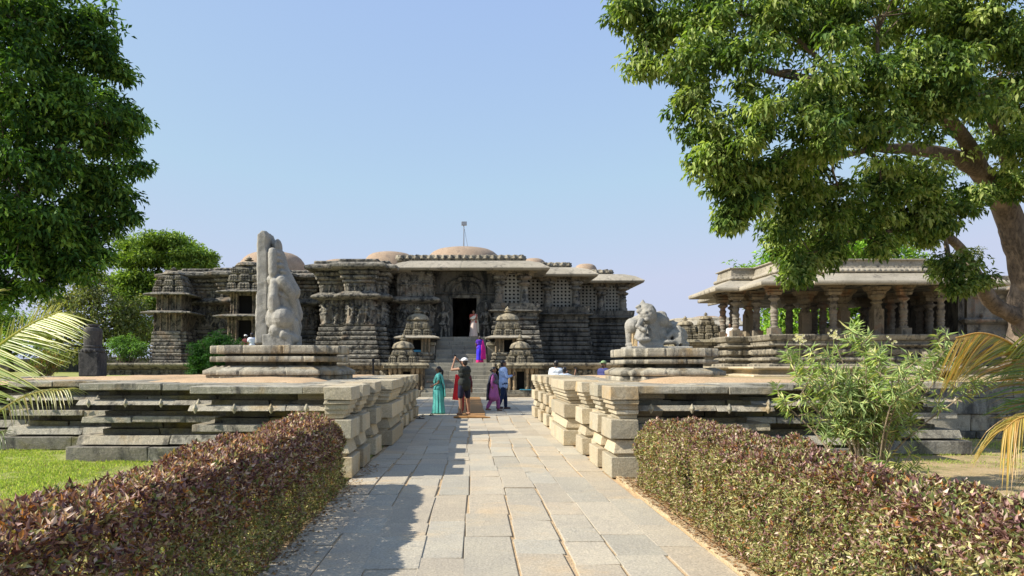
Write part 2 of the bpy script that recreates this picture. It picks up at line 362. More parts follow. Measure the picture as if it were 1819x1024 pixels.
sheet('sand_bed',-1.72,2.22,-3,24,-.016,'ground_sand',.5,.004)
sheet('plaza_bed',-9.5,9.15,24,41,-.016,'ground_sand',.5,.004)
def paving():
    mb=MB(); xs=[-1.66]
    while xs[-1]<1.9: xs.append(xs[-1]+random.uniform(.37,.50))
    xs[-1]=2.04
    for a,b in zip(xs,xs[1:]):
        y=1.6+random.uniform(-.5,0)
        while y<24:
            L=random.choice([random.uniform(.5,.9),random.uniform(.8,1.7)]); g=random.uniform(.003,.011); t=random.uniform(.9,1.08); w=random.uniform(-.03,.05)
            wv=.03*math.sin(y*.8+a*2)+random.uniform(-.008,.008)
            mb.box(a+g+wv,b-g+wv,y+g,min(y+L,24.05)-g,-.06,random.uniform(-.003,.003),(t*(1+w),t,t*(1-w)),.011); y+=L
    x=-9.4
    while x<9.1:
        W=random.uniform(.5,.8); y=24.05
        while y<37.6:
            L=random.uniform(.6,1.5); t=random.uniform(.86,1.1); w=random.uniform(-.05,.05)
            mb.box(x+.008,min(x+W,9.12)-.008,y+.008,min(y+L,37.7)-.008,-.06,random.uniform(-.003,.003),(t*(1+w),t,t*(1-w)),.004); y+=L
        x+=W
    o=mb.build('path','paving_stone',bevel=.006); o['kind']='structure'
    kb=MB(); y=1.5
    while y<10.3:
        L=random.uniform(.6,1.3); kb.box(2.07,2.17,y+.005,y+L-.005,-.05,.022+random.uniform(-.01,.012),(1.05,.95,.8),.014); y+=L
    o=kb.build('path_kerb','wall_stone',bevel=.012); o['kind']='structure'
paving()
# raised lawns behind the platforms
def raised(name,pts,z,mat):
    mb=MB(); mb.prism(pts,-.05,z); o=mb.build(name,mat); o['kind']='structure'
raised('raised_ground',[(9.6,16.75),(90,16.75),(90,250),(30,250),(30,62),(22,44),(9.6,44)],1.12,'ground_dry')
raised('raised_lawn',[(-90,22.),(-12.4,22.),(-12.4,26),(-9.6,26),(-9.6,40.6),(-20.2,40.6),(-20.2,250),(-90,250)],1.08,'ground_grass')
# ---------------------------------------------------------------- stepped stone platforms beside the path
def strip(mb,x0,x1,y0,y1,z0,z1,ti=0.,L=(.8,1.7),j=.006,g=.004):
    x=x0
    while x<x1-.01:
        n=min(x+random.uniform(*L),x1)
        if x1-n<.35: n=x1
        oy=random.uniform(-.022,.022); oz=random.uniform(-.006,.006); mb.box(x+g,n-g,y0+oy,y1,z0+oz,z1+oz,None,j*1.8,ti=0); 
        if ti:   # sloping upper face: pull the top front edge back
            k=len(mb.v)-8
            for q in (4,5):
                v=mb.v[k+q]; mb.v[k+q]=(v[0],v[1]+ti,v[2])
        x=n
COURSES=[('base_course',0,.235,0,0),('lower_slab',.275,.42,.12,.09),('middle_slab',.63,.735,.17,.02),('thin_slab',.93,1.01,.12,.09),('top_slab',1.18,1.29,.14,0)]
RECESS=[(.235,.275,.34),(.42,.52,.42),(.52,.63,.54),(.735,.82,.44),(.82,.94,.56),(1.005,1.08,.38),(1.08,1.18,.50)]
def platform(sgn,inner,secs,label,ori):
    T=thing('stone_platform',ori,label,'platform','stepped stone platforms beside the path')
    def X(a,b): return (a,b) if sgn>0 else (-b,-a)
    for ci,(nm,z0,z1,ins,ti) in enumerate(COURSES):
        mb=MB(ori)
        for k,(a,b,yf) in enumerate(secs):
            nxt=secs[k+1][2] if k+1<len(secs) else yf+3.2
            x0,x1=X(a-(.0 if k==0 else .5),b-ins); dz=.004*k+.001*ci
            y0=yf+ins
            strip(mb,x0+random.uniform(0,.03),x1,y0+random.uniform(-.015,.015),y0+.8,z0+dz,z1+dz,ti)
            # outer return face along Y
            xa,xb=X(b-ins-.8,b-ins); y=y0+.805
            while y<nxt+1.2:
                n=y+random.uniform(.8,1.4); mb.box(xa,xb,y+.003,n-.003,z0+dz,z1+dz,None,.004); y=n
            if nm=='thin_slab':   # diamond bosses
                q=X(a,b); nb=4 if k else 4
                for i in range(nb):
                    cx=q[0]+(q[1]-q[0])*(i+.5)/nb+random.uniform(-.05,.05); cy=y0-.01; cz=(z0+z1)/2
                    w=.045;h=.085
                    mb.add([(cx-w,cy,cz),(cx,cy,cz-h),(cx+w,cy,cz),(cx,cy,cz+h),(cx,cy-.05,cz)],[(0,1,4),(1,2,4),(2,3,4),(3,0,4)],(1.1,1.1,1.05))
        mb.build(nm,'platform_stone' if nm!='base_course' else 'mossy_stone',T,bevel=.012)
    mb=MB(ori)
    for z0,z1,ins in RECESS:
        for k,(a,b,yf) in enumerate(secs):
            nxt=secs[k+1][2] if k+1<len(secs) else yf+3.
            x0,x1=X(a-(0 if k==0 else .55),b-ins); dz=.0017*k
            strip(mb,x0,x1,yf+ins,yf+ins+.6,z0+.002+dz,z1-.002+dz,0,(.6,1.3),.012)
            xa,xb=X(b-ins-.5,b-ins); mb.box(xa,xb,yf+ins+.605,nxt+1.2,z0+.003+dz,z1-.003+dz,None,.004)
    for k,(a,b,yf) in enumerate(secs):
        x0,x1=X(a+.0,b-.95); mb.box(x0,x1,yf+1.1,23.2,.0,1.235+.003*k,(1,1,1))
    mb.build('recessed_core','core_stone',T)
    # wall towards the path
    pil=[(10.5,11.25,0),(11.62,12.4,0),(13.2,14.0,0),(14.75,17.1,.13),(17.95,18.7,0),(19.4,20.2,0),(21.0,21.8,0),(22.7,23.8,.02)]
    def stack(mb,off,y0,y1,dz,top=True,dp=.75):
        def xr(o,dep=.75): return X(inner+o,inner+o+dep)
        e=.0 if top else -.12
        for z0,z1,o,ey,ti in ((0,.30,.0,0,0),(.30,.345,.10,.05,0),(.345,.54,.04,.02,.05),(.555,.83,.0,0,0),(.84,.90,.13,.09,0),(.90,.97,.09,.06,0),(.97,1.045,.055,.04,0),(1.045,1.105,.025,.02,0),(1.11,1.30,.0,0,0)):
            if z1<.35: ey=ey
            a,b=xr(off+o,dp-o)
            yy0=y0+ey; yy1=y1-ey
            mb.box(a,b,yy0,yy1,z0+dz,z1+dz,None,.010,ti=ti if ti else 0)
    for k,(y0,y1,pr) in enumerate(pil):
        mb=MB(ori); stack(mb,-pr,y0,y1,.002*k,True,.40 if k==0 else .75); mb.build('wall_pilaster','wall_stone',T,bevel=.010)
    for k in range(len(pil)-1):
        mb=MB(ori); stack(mb,.17,pil[k][1]-.12,pil[k+1][0]+.12,-.009-.0013*k,False); mb.build('wall_recess','wall_stone',T,bevel=.008)
    # flagstones on the top and the loose soil heaped over them
    for k,(a,b,yf) in enumerate(secs):
        mb=MB(ori)
        y=yf+.95
        x0,x1=X(a,b-.15)
        x=x0
        while x<x1-.02:
            n=min(x+random.uniform(.6,1.2),x1); mb.box(x+.006,n-.006,y+random.uniform(0,.02),y+random.uniform(.7,1.5),1.20,1.285+random.uniform(0,.012)+.001*k,None,.006); x=n
        mb.build('top_flagstones','platform_stone',T,bevel=.008)
    mb=MB(ori); y=11.4
    while y<23.4:
        n=y+random.uniform(.7,1.3); a,b=X(inner+.56,inner+random.uniform(1.1,1.5)); mb.box(a,b,y,n-.01,1.2,1.296+random.uniform(0,.012),None,.006); y=n
    mb.build('edge_flagstones','platform_stone',T,bevel=.008)
    return T
platform(-1,1.68,[(2.08,4.28,10.7),(4.28,6.75,12.3),(6.75,9.0,13.95),(9.0,12.2,15.6)],'long stepped stone platform left of the path, carrying the tall seated figure',(-5,17,0))
platform(1,2.0,[(2.4,4.6,10.7),(4.6,6.9,12.1),(6.9,9.0,13.2)],'long stepped stone platform right of the path, carrying the lion sculpture',(5.5,17,0))
def soil(name,x0,x1,y0,y1,z,amp,lump,mat='ground_soil'):
    nx=int((x1-x0)/.12);ny=int((y1-y0)/.12); X,Y=np.meshgrid(np.linspace(x0,x1,nx),np.linspace(y0,y1,ny),indexing='ij'); Z=np.empty(X.shape)
    for i in range(nx):
        for j in range(ny):
            x,y=X[i,j],Y[i,j]; e=min(x-x0,x1-x,y-y0,y1-y)
            h=z+amp*noise.noise(Vector((x*.9,y*.9,3)))+amp*.5*noise.noise(Vector((x*4,y*4,7)))
            for (cx,cy,r,hh) in lump: h+=hh*math.exp(-((x-cx)**2+(y-cy)**2)/r**2)
            Z[i,j]=h-.12*max(0,1-e/.7+.4*noise.noise(Vector((x*1.5,y*1.5,1))))
    V=np.stack([X,Y,Z],-1).reshape(-1,3); ii,jj=np.meshgrid(np.arange(nx-1),np.arange(ny-1),indexing='ij'); a=ii*ny+jj
    o=link_mesh(name,np_mesh(V,np.stack([a,a+ny,a+ny+1,a+1],-1).reshape(-1,4)),mat); o['kind']='structure'; o.data.shade_smooth()
soil('soil',-6.55,-2.55,13.0,23.6,1.315,.02,[(-4.2,15.2,1.6,.05)])
soil('soil',-10.6,-6.56,15.4,23.6,1.315,.02,[(-7.5,17.,2.,.03)])
soil('soil',2.9,6.7,12.7,23.6,1.315,.02,[(3.8,13.7,1.3,.07),(5.,14,1.,.04)])
# ---------------------------------------------------------------- pedestals
def redent(x0,x1,y0,y1,s):
    return [(x0+2*s,y0),(x1-2*s,y0),(x1-2*s,y0+s),(x1-s,y0+s),(x1-s,y0+2*s),(x1,y0+2*s),(x1,y1-2*s),(x1-s,y1-2*s),(x1-s,y1-s),(x1-2*s,y1-s),(x1-2*s,y1),(x0+2*s,y1),(x0+2*s,y1-s),(x0+s,y1-s),(x0+s,y1-2*s),(x0,y1-2*s),(x0,y0+2*s),(x0+s,y0+2*s),(x0+s,y0+s),(x0+2*s,y0+s)]
def pedestal(x0,x1,y0,y1,s,tiers,label,mat='platform_stone'):
    ori=((x0+x1)/2,(y0+y1)/2,tiers[0][1]); T=thing('statue_pedestal',ori,label,'pedestal','stone statue pedestals on the platforms'); P=redent(x0,x1,y0,y1,s)
    names=['base_course','sloping_slab','middle_slab','top_slab']
    for k,pr in enumerate(tiers[1]):
        zt=pr[-1][1]; full=pr
        def jr(U,Z,u0,u1,k=k):
            t=((U+.37*k*1.3)/.92)%1.; return np.where(t<.028,-.035,0.)+.004*np.sin(U*7+k)
        V,Q,Cc=sweep(P,full,.026,.045,jr,closed=True,rough=.0012,orig=ori,tint=block_tint([0],.92,.2,k))
        top=MB(ori); ins=-pr[-1][0]
        top.prism([(a+(.02+ins if a<ori[0] else -.02-ins),b+(.02+ins if b<ori[1] else -.02-ins)) for a,b in P],zt-.06,zt-.001)
        q=top.build('t',None); me=q.data; bpy.data.objects.remove(q)
        me2=np_mesh(V,Q,Cc); bm=bmesh.new(); bm.from_mesh(me2); bm.from_mesh(me); bmesh.ops.remove_doubles(bm,verts=bm.verts,dist=.0005); bm.to_mesh(me2); bm.free()
        link_mesh(names[k],me2,mat,T)
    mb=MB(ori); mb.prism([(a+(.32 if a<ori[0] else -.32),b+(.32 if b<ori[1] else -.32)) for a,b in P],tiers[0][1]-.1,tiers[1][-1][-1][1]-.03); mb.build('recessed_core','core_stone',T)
    return T
pedestal(-5.72,-2.78,15.55,17.95,.22,((0,1.25),[[(0,1.2),(0,1.395),(-.3,1.4)],[(-.3,1.40),(.045,1.402),(.05,1.41),(.05,1.49),(-.16,1.60),(-.3,1.6)],[(-.3,1.682),(-.07,1.684),(-.066,1.69),(-.066,1.79),(-.08,1.80),(-.3,1.80)],[(-.3,1.855),(-.08,1.86),(-.07,1.875),(-.07,2.02),(-.09,2.035),(-.3,2.035)]]),'wide low stone pedestal in three tiers under the tall broken seated figure')
pedestal(2.95,4.98,14.1,16.45,.18,((0,1.2),[[(0,1.15),(0,1.385),(-.3,1.39)],[(-.3,1.395),(.0,1.40),(.02,1.415),(.02,1.49),(-.14,1.56),(-.3,1.56)],[(-.3,1.63),(-.1,1.635),(-.09,1.645),(-.09,1.715),(-.11,1.72),(-.3,1.72)],[(-.3,1.77),(-.1,1.775),(-.09,1.79),(-.09,1.925),(-.11,1.94),(-.3,1.94)]]),'stone pedestal in three tiers under the lion sculpture, sand drifted at its foot')
# ---------------------------------------------------------------- leaves
def leaf_arrays(P,D,N_,L,W,col,fold=.25,curl=.2):
    """P base pts, D unit direction, N_ unit normal: 6-vertex folded pointed leaves (4 triangles as 2 quads)"""
    n=len(P); S=np.cross(D,N_); S/=np.linalg.norm(S,axis=1,keepdims=True)+1e-9
    L=L[:,None];W=W[:,None]
    mid=P+D*L*.45-N_*W*fold; tip=P+D*L-N_*L*curl; a=P+D*L*.42+S*W*.5; b=P+D*L*.42-S*W*.5
    V=np.stack([P,a,tip,b],1).reshape(-1,3)
    base=np.arange(n)[:,None]*4
    V[2::4]-=0
    # two triangles sharing the midrib P-tip; side points lifted
    lift=(N_*W*fold)
    V[1::4]+=lift; V[3::4]+=lift
    T=np.concatenate([base+np.array([0,1,2]),base+np.array([0,2,3])],0)
    return V,T,np.repeat(col,4,0)
def unit(a): return a/(np.linalg.norm(a,axis=1,keepdims=True)+1e-9)
def hedge(x0,x1,y0,y1,h,n,label,seed,ori,green):
    rg=np.random.default_rng(seed); T=thing('hedge',ori,label,'hedge','clipped burgundy hedges along the path')
    w=x1-x0
    # faces: top, path side, far side, two ends; weights by area
    n0=n; n=n//6
    A=np.array([w*(y1-y0)*1.35,h*(y1-y0),h*(y1-y0)*.6,w*h,w*h]); f=rg.choice(5,n,p=A/A.sum()); u=rg.random(n);v=rg.random(n)
    P=np.zeros((n,3));Nn=np.zeros((n,3))
    m=f==0; P[m]=np.c_[x0+u[m]*w,y0+v[m]*(y1-y0),np.full(m.sum(),h)];Nn[m]=(0,0,1)
    near=x0 if x0>0 else x1; far=x1 if x0>0 else x0; sg=-1 if x0>0 else 1
    m=f==1; P[m]=np.c_[np.full(m.sum(),near),y0+v[m]*(y1-y0),u[m]*h];Nn[m]=(sg,0,0)
    m=f==2; P[m]=np.c_[np.full(m.sum(),far),y0+v[m]*(y1-y0),u[m]*h];Nn[m]=(-sg,0,0)
    m=f==3; P[m]=np.c_[x0+u[m]*w,np.full(m.sum(),y0),v[m]*h];Nn[m]=(0,-1,0)
    m=f==4; P[m]=np.c_[x0+u[m]*w,np.full(m.sum(),y1),v[m]*h];Nn[m]=(0,1,0)
    # rounded shoulders, uneven surface
    cx=(x0+x1)/2; ex=np.abs(P[:,0]-cx)/(w/2); ez=P[:,2]/h
    rnd=np.clip(ex-.72,0,1)*np.clip(ez-.8,0,1)*w*1.6
    P[:,0]-=np.sign(P[:,0]-cx)*rnd; P[:,2]-=rnd*.7
    ey=np.minimum(P[:,1]-y0,y1-P[:,1]); P[:,2]-=.12*np.clip(1-ey/.35,0,1)*ez
    k=np.array([noise.noise(Vector((p[0]*2.2,p[1]*2.2,p[2]*2.2+seed)))+.6*noise.noise(Vector((p[0]*6,p[1]*6,p[2]*6))) for p in P])
    P+=Nn*(k*.095+.02)[:,None]
    depth=rg.exponential(.05,n); depth[depth>.22]=.22; P-=Nn*depth[:,None]
    AX=unit(Nn*.7+rg.normal(0,.38,(n,3))+np.array([0,0,.45])); x_=unit(np.cross(AX,rg.normal(0,1,(n,3)))); y_=np.cross(AX,x_)
    P=np.repeat(P,6,0); Nn=np.repeat(Nn,6,0); k=np.repeat(k,6); f=np.repeat(f,6); AXr=np.repeat(AX,6,0); n=len(P); sp=np.repeat(rg.random(n//6),6)
    an=np.tile(np.arange(6)*1.047*2.0,n//6)+np.repeat(rg.uniform(0,6.28,n//6),6); op=np.tile(np.array([.35,.5,.7,.9,1.1,1.3]),n//6)+rg.normal(0,.15,n)
    rad=np.repeat(x_,6,0)*np.cos(an)[:,None]+np.repeat(y_,6,0)*np.sin(an)[:,None]
    P=P-AXr*np.tile(np.array([0,.004,.012,.02,.032,.045]),n//6)[:,None]
    D=unit(AXr*np.cos(op)[:,None]+rad*np.sin(op)[:,None]+rg.normal(0,.12,(n,3))); NN=AXr-rad*.3; NN=unit(NN-D*(NN*D).sum(1,keepdims=True))
    hz=np.clip(P[:,2]/h,0,1); t=rg.random(n)
    pal=np.array([(.25,.135,.120),(.12,.055,.060),(.36,.215,.19),(.44,.21,.075),(.64,.49,.39),(.32,.29,.12),(.18,.23,.07),(.55,.53,.24)])  # pale pinkish entries paint bright highlights into the leaf colour
    pt=np.array([.21,.20,.19,.07,.14,.10,.05,.04]); ps=np.array([.10,.06,.05,.03,.05,.26,.27,.18])
    top=np.clip((hz-green)*2.6,0,1); top=np.where(f==0,np.maximum(top,.8-green*.3),top); top=np.clip(top+k*.25,0,1)
    ct=pal[rg.choice(8,n,p=pt/pt.sum())]; cs=pal[rg.choice(8,n,p=ps/ps.sum())]
    sl=pal[rg.choice(8,n//6,p=pt/pt.sum())].repeat(6,0); ct=np.where((rg.random(n)<.5)[:,None],sl,ct)
    col=np.where((sp<top)[:,None],ct,cs)*rg.uniform(.7,1.25,(n,1))
    L=rg.uniform(.028,.052,n)*np.where(top>.5,1.,.85); W=L*rg.uniform(.36,.5,n)
    V,Tt,cc=leaf_arrays(P,D,NN,L,W,col); V-=np.array(ori)
    # stray shoots above the clipped top
    link_mesh('foliage',np_mesh(V,Tt,cc),'hedge_leaf',T)
    mb=MB(ori)
    y=y0+.1
    while y<y1-.05:
        x=random.uniform(cx-.12,cx+.12)
        for q in range(4):
            a=random.uniform(0,2*PI); p=[(x,y,-.02),(x+.06*math.cos(a),y+.05*math.sin(a),h*.35),(x+w*.36*math.cos(a),y+.16*math.sin(a),h*.86)]
            mb.tube(p,[.011,.008,.003],5)
        y+=random.uniform(.10,.18)
    mb.build('stems','bark_brown',T)
hedge(-2.28,-1.66,1.9,9.75,.93,132000,'clipped burgundy hedge left of the path, casting its shade on the slabs',3,(-1.95,5.8,0),.35)
hedge(2.25,3.02,1.9,9.9,.88,145000,'clipped burgundy hedge right of the path, its sunlit side greenish',5,(2.6,5.9,0),.78)
# ---------------------------------------------------------------- grass
def grass(name,regions,label,seed):
    rg=np.random.default_rng(seed); Ps=[]
    for x0,x1,y0,y1,z,n in regions: Ps.append(np.c_[rg.uniform(x0,x1,n),rg.uniform(y0,y1,n),np.full(n,z)])
    P=np.vstack(Ps); k=np.array([noise.noise(Vector((p[0]*.9,p[1]*.9,5)))+.5*noise.noise(Vector((p[0]*3,p[1]*3,2))) for p in P]); q_=(k>-.12)|(np.arange(len(k))%5==0); P=P[q_]; k=k[q_]; n=len(P)
    D=unit(np.c_[rg.normal(0,.5,n),rg.normal(0,.5,n),np.ones(n)]); NN=unit(np.cross(D,rg.normal(0,1,(n,3))))
    col=np.array([(.30,.40,.09),(.44,.50,.13),(.56,.52,.22)])[rg.choice(3,n,p=[.4,.4,.2])]*rg.uniform(.7,1.2,(n,1))
    L=rg.uniform(.02,.055,n)*(1+.4*k); V,T,cc=leaf_arrays(P,D,NN,L,np.full(n,.009),col,.1,.3)
    o=link_mesh(name,np_mesh(V,T,cc),'grass_leaf'); tag(o,label,'grass',kind='stuff')
grass('grass',[(-9,-2.2,6.5,13.5,-.002,90000),(-12,-8,9,15.2,-.002,26000)],'short bright green grass on the lawn left of the hedge',21)
grass('grass',[(3.0,9.5,11.5,12.6,0,3500),(6,12,8.0,9.2,0,9000),(7.5,13,13.2,16.2,0,7000)],'thin patchy grass on the dry ground right of the platform',22)
# dead leaves on lawn
mb=MB()
for k in range(90):
    x=random.uniform(-8,-2.6);y=random.uniform(7.5,12); a=random.uniform(0,6.3); r=random.uniform(.02,.045)
    mb.add([(x,y,.02),(x+r*math.cos(a),y+r*math.sin(a),.035),(x+1.5*r*math.cos(a+.7),y+1.5*r*math.sin(a+.7),.02),(x+r*math.cos(a+1.5),y+r*math.sin(a+1.5),.03)],[(0,1,2,3)],(.22,.11,.05))
tag(mb.build('fallen_leaves','hedge_leaf'),'scattered brown dead leaves lying on the lawn left of the hedge','fallen leaves',kind='stuff')

def litter(name,n,fx,label,pal,seed):
    rr=random.Random(seed); mb=MB()
    for k in range(n):
        x,y,z=fx(rr); a=rr.uniform(0,6.3); r=rr.uniform(.010,.028); h=rr.uniform(.003,.014); c_=rr.choice(pal); t=rr.uniform(.6,1.2)
        mb.add([(x,y,z),(x+r*math.cos(a),y+r*math.sin(a),z+h),(x+1.9*r*math.cos(a+.5),y+1.9*r*math.sin(a+.5),z+.003),(x+r*math.cos(a+1.1),y+r*math.sin(a+1.1),z+h*.6)],[(0,1,2,3)],tuple(q*t for q in c_))
    tag(mb.build(name,'hedge_leaf'),label,'dry leaves',kind='stuff')
litter('dry_leaves',900,lambda r:(-1.66+abs(r.gauss(0,.12)),r.uniform(2.5,12),.004),'small dry leaves drifted on the path along the left hedge',[(.30,.18,.08),(.40,.28,.13),(.20,.12,.06)],1)
litter('dry_leaves',1500,lambda r:(2.06+r.uniform(.0,.22),r.uniform(2.5,10.4),.03),'small dry leaves lying along the kerb under the right hedge',[(.36,.20,.09),(.45,.30,.15),(.24,.13,.07)],2)
grass('weeds',[(-6.9,-2.2,12.0,12.32,0,1500),(-9.2,-6.7,13.5,13.95,0,1200),(-8.,-2.2,9.8,10.9,0,2600),(6.5,9.4,13.0,13.3,0,900)],'taller weeds growing against the foot of the stepped platforms',33)
# ---------------------------------------------------------------- the temple
rg=np.random.default_rng(5)
def courses(z0,n,h,o0,o1,groove=.16,gh=.055):
    """stack of n plinth courses, leaning inwards from offset o0 to o1, deep joints between"""
    pr=[];info=[]
    for k in range(n):
        o=o0+(o1-o0)*k/(n-1); a=z0+k*h; b=a+h-gh
        pr+=[(o-groove,a),(o-.01,a+.005),(o,a+.03),(o,b-.02),(o-.02,b),(o-groove,b+.004)]; info.append((a+.03,b-.02))
    pr.append((o1-groove,z0+n*h)); return pr,info
def plinth_relief(info,kinds,step=.34):
    def f(U,Z,u0,u1):
        H=np.zeros(U.shape)
        for (a,b),k in zip(info,kinds):
            if k==1: frieze(H,U,Z,u0,u1,a,b,step,rg,.075)
            elif k==2: beads(H,U,Z,u0,u1,a,b,.30,.05)
            elif k==3: frieze(H,U,Z,u0,u1,a,b,.22,rg,.06)
        return H
    return f
TO=(0,46,1.75)
TEMPLE=thing('temple',TO,'long dark carved stone temple with a black central doorway and low brick domes','temple')
ZT=1.75
# plan of the wall face, left to right
LEFT=[(-18.9,50.5),(-18.9,46.9),(-17.6,46.9),(-17.6,46.2),(-15.4,46.2),(-15.4,45.7),(-13.9,45.7),(-13.9,46.4),(-11.6,46.4),(-11.6,47.),(-9.9,47.),(-9.9,48.2),(-8.62,48.2)]
MID=[(-8.62,50),(-8.62,42.7),(-7.05,42.7),(-7.05,41.9),(-5.5,41.9),(-5.5,42.7),(-4.95,42.7),(-4.95,44.9),(-4.2,44.9)]
PORL=[(-4.3,47),(-4.3,44.),(-2.25,44.),(-2.25,44.95)]
pl,inf=courses(ZT,8,.265,.42,.12); kinds=[1,1,0,3,0,1,3,0]
zf=ZT+8*.265   # 3.87 : figures start
wall_up=[(.0,zf+.01),(.05,zf+.05),(.05,zf+.12),(-.14,zf+.13),(-.14,5.38),(.06,5.40),(.42,5.46),(.46,5.56),(.40,5.66),(.18,5.78),(.02,5.84),(.02,6.28),(.12,6.30),(.14,6.46),(.05,6.48),(.2,6.52),(.22,6.72),(.1,6.74),(.27,6.78),(.3,6.98),(.16,7.0),(.42,7.06),(.75,7.1),(.8,7.14),(.8,7.3),(.3,7.46),(.3,7.62),(-.5,7.66)]
def wall_relief(U,Z,u0,u1):
    H=plinth_relief(inf,kinds)(U,Z,u0,u1)
    L=u1-u0
    if L>.45:
        n=max(1,int(round(L/.62)))
        for k in range(n): figure(H,U,Z,u0+(k+.5)*L/n,zf+.14,1.36,rg,.30,min(.27,L/n*.44))
        for k in range(n+1): c=u0+k*L/n; m=(np.abs(U-c)<.035)&(Z>zf+.12)&(Z<5.4); H[m]=np.maximum(H[m],.15)
    # drip ledge knobs, small pilasters with capitals, ribbed bands
    beads(H,U,Z,u0,u1,5.46,5.66,.42,.06)
    t=((U-u0)/.36)%1.; m=(np.abs(t-.5)<.17)&(Z>5.86)&(Z<6.26); H[m]=np.maximum(H[m],.09)
    m=(np.abs(t-.5)<.30)&(Z>6.12)&(Z<6.26); H[m]=np.maximum(H[m],.13)
    for a,b,s,d in ((6.31,6.46,.2,.05),(6.53,6.72,.26,.08),(6.79,6.98,.30,.09)): beads(H,U,Z,u0,u1,a,b,s,d)
    beads(H,U,Z,u0,u1,7.47,7.62,.33,.07)
    return H
TT=lambda z0,z1,n,w=.9,a=.22,s=0: block_tint(np.linspace(z0,z1,n),w,a,s)
def piece(lst,name,mat,parent=TEMPLE):
    V,Q,Cc=join_np(lst); return link_mesh(name,np_mesh(V,Q,Cc),mat,parent)
full=pl+wall_up
piece([sweep(LEFT,full,.05,.045,wall_relief,rough=.008,orig=TO,tint=TT(ZT,7.6,20))],'carved_wall','temple_stone')
piece([sweep(MID,full,.045,.045,wall_relief,rough=.008,orig=TO,tint=TT(ZT,7.6,20,s=3))],'carved_wall','temple_stone')
porch_wall=[(.0,zf+.01),(.05,zf+.05),(.05,zf+.12),(-.14,zf+.13),(-.14,5.30),(.06,5.33),(.40,5.4),(.45,5.5),(.38,5.62),(.12,5.72),(.02,5.76),(.02,7.2)]
def porch_relief(U,Z,u0,u1):
    H=plinth_relief(inf,kinds)(U,Z,u0,u1); L=u1-u0
    if L>.6:
        n=max(1,int(round(L/.66)))
        for k in range(n): figure(H,U,Z,u0+(k+.5)*L/n,zf+.14,1.28,rg,.30,.25)
        for k in range(n):      # miniature towers on pilasters above the ledge
            c=u0+(k+.5)*L/n
            for s in (-.16,.16): seg2(H,U,Z,c+s,5.8,c+s,6.35,.05,.12)
            for q,(w_,z_) in enumerate(((.30,6.42),(.25,6.6),(.19,6.76),(.12,6.9))): el(H,U,Z,c,z_,w_,.08,.2-.03*q)
    beads(H,U,Z,u0,u1,5.4,5.62,.42,.06); return H
piece([sweep(PORL,pl+porch_wall,.045,.045,porch_relief,rough=.008,orig=TO,tint=TT(ZT,7.6,20,s=5))],'porch_wall','temple_stone')
# portal wall with a real doorway: left pier, right pier, carved lintel
def portal_relief(kind):
    def f(U,Z,u0,u1):
        H=np.zeros(U.shape); L=u1-u0
        if kind=='lintel':
            for k in range(int(L/.3)): figure(H,U,Z,u0+(k+.5)*.3,6.1,.62,rg,.10,.13)
            r=np.sqrt(((U-u0-L*.52)/1.15)**2+((Z-6.05)/.85)**2); m=(np.abs(r-1)<.13)&(Z>6.05); H[m]=np.maximum(H[m],.16)
            r=np.sqrt(((U-u0-L*.52)/.8)**2+((Z-6.05)/.6)**2); m=(np.abs(r-1)<.1)&(Z>6.05); H[m]=np.maximum(H[m],.12)
            beads(H,U,Z,u0,u1,5.86,5.98,.14,.05)
        return H
    return f
ZD=3.3; DX0,DX1=-1.07,.40
piece([sweep([(-2.25,44.95),(DX0,44.95),(DX0,45.8)],[(0,ZT),(0,5.92)],.08,.08,portal_relief('p'),rough=.006,orig=TO,tint=TT(ZT,6,7,.7,.12)),
       sweep([(DX1,45.8),(DX1,44.95),(1.62,44.95)],[(0,ZT),(0,5.92)],.08,.08,portal_relief('p'),rough=.006,orig=TO,tint=TT(ZT,6,7,.7,.12))],'doorway_surround','base_stone')
piece([sweep([(-2.25,44.93),(1.62,44.93)],[(-.9,5.90),(.02,5.9),(.1,5.93),(.1,6.0),(.02,6.03),(.02,7.3)],.035,.035,portal_relief('lintel'),rough=.006,orig=TO)],'carved_lintel','base_stone')
mb=MB(TO)
for k,(a,b) in enumerate(((DX0-.16,DX0-.02),(DX1+.02,DX1+.16))): mb.box(a,b,44.86,45.0,ZD,5.86,(1.5,1.45,1.35),.004)
mb.box(DX0-.2,DX1+.2,44.84,45.0,5.70,5.89,(1.4,1.35,1.25),.004); mb.box(DX0-.02,DX1+.02,44.7,45.9,ZD-.12,ZD,(1.6,1.5,1.3)); mb.build('door_frame','base_stone',TEMPLE,bevel=.01)
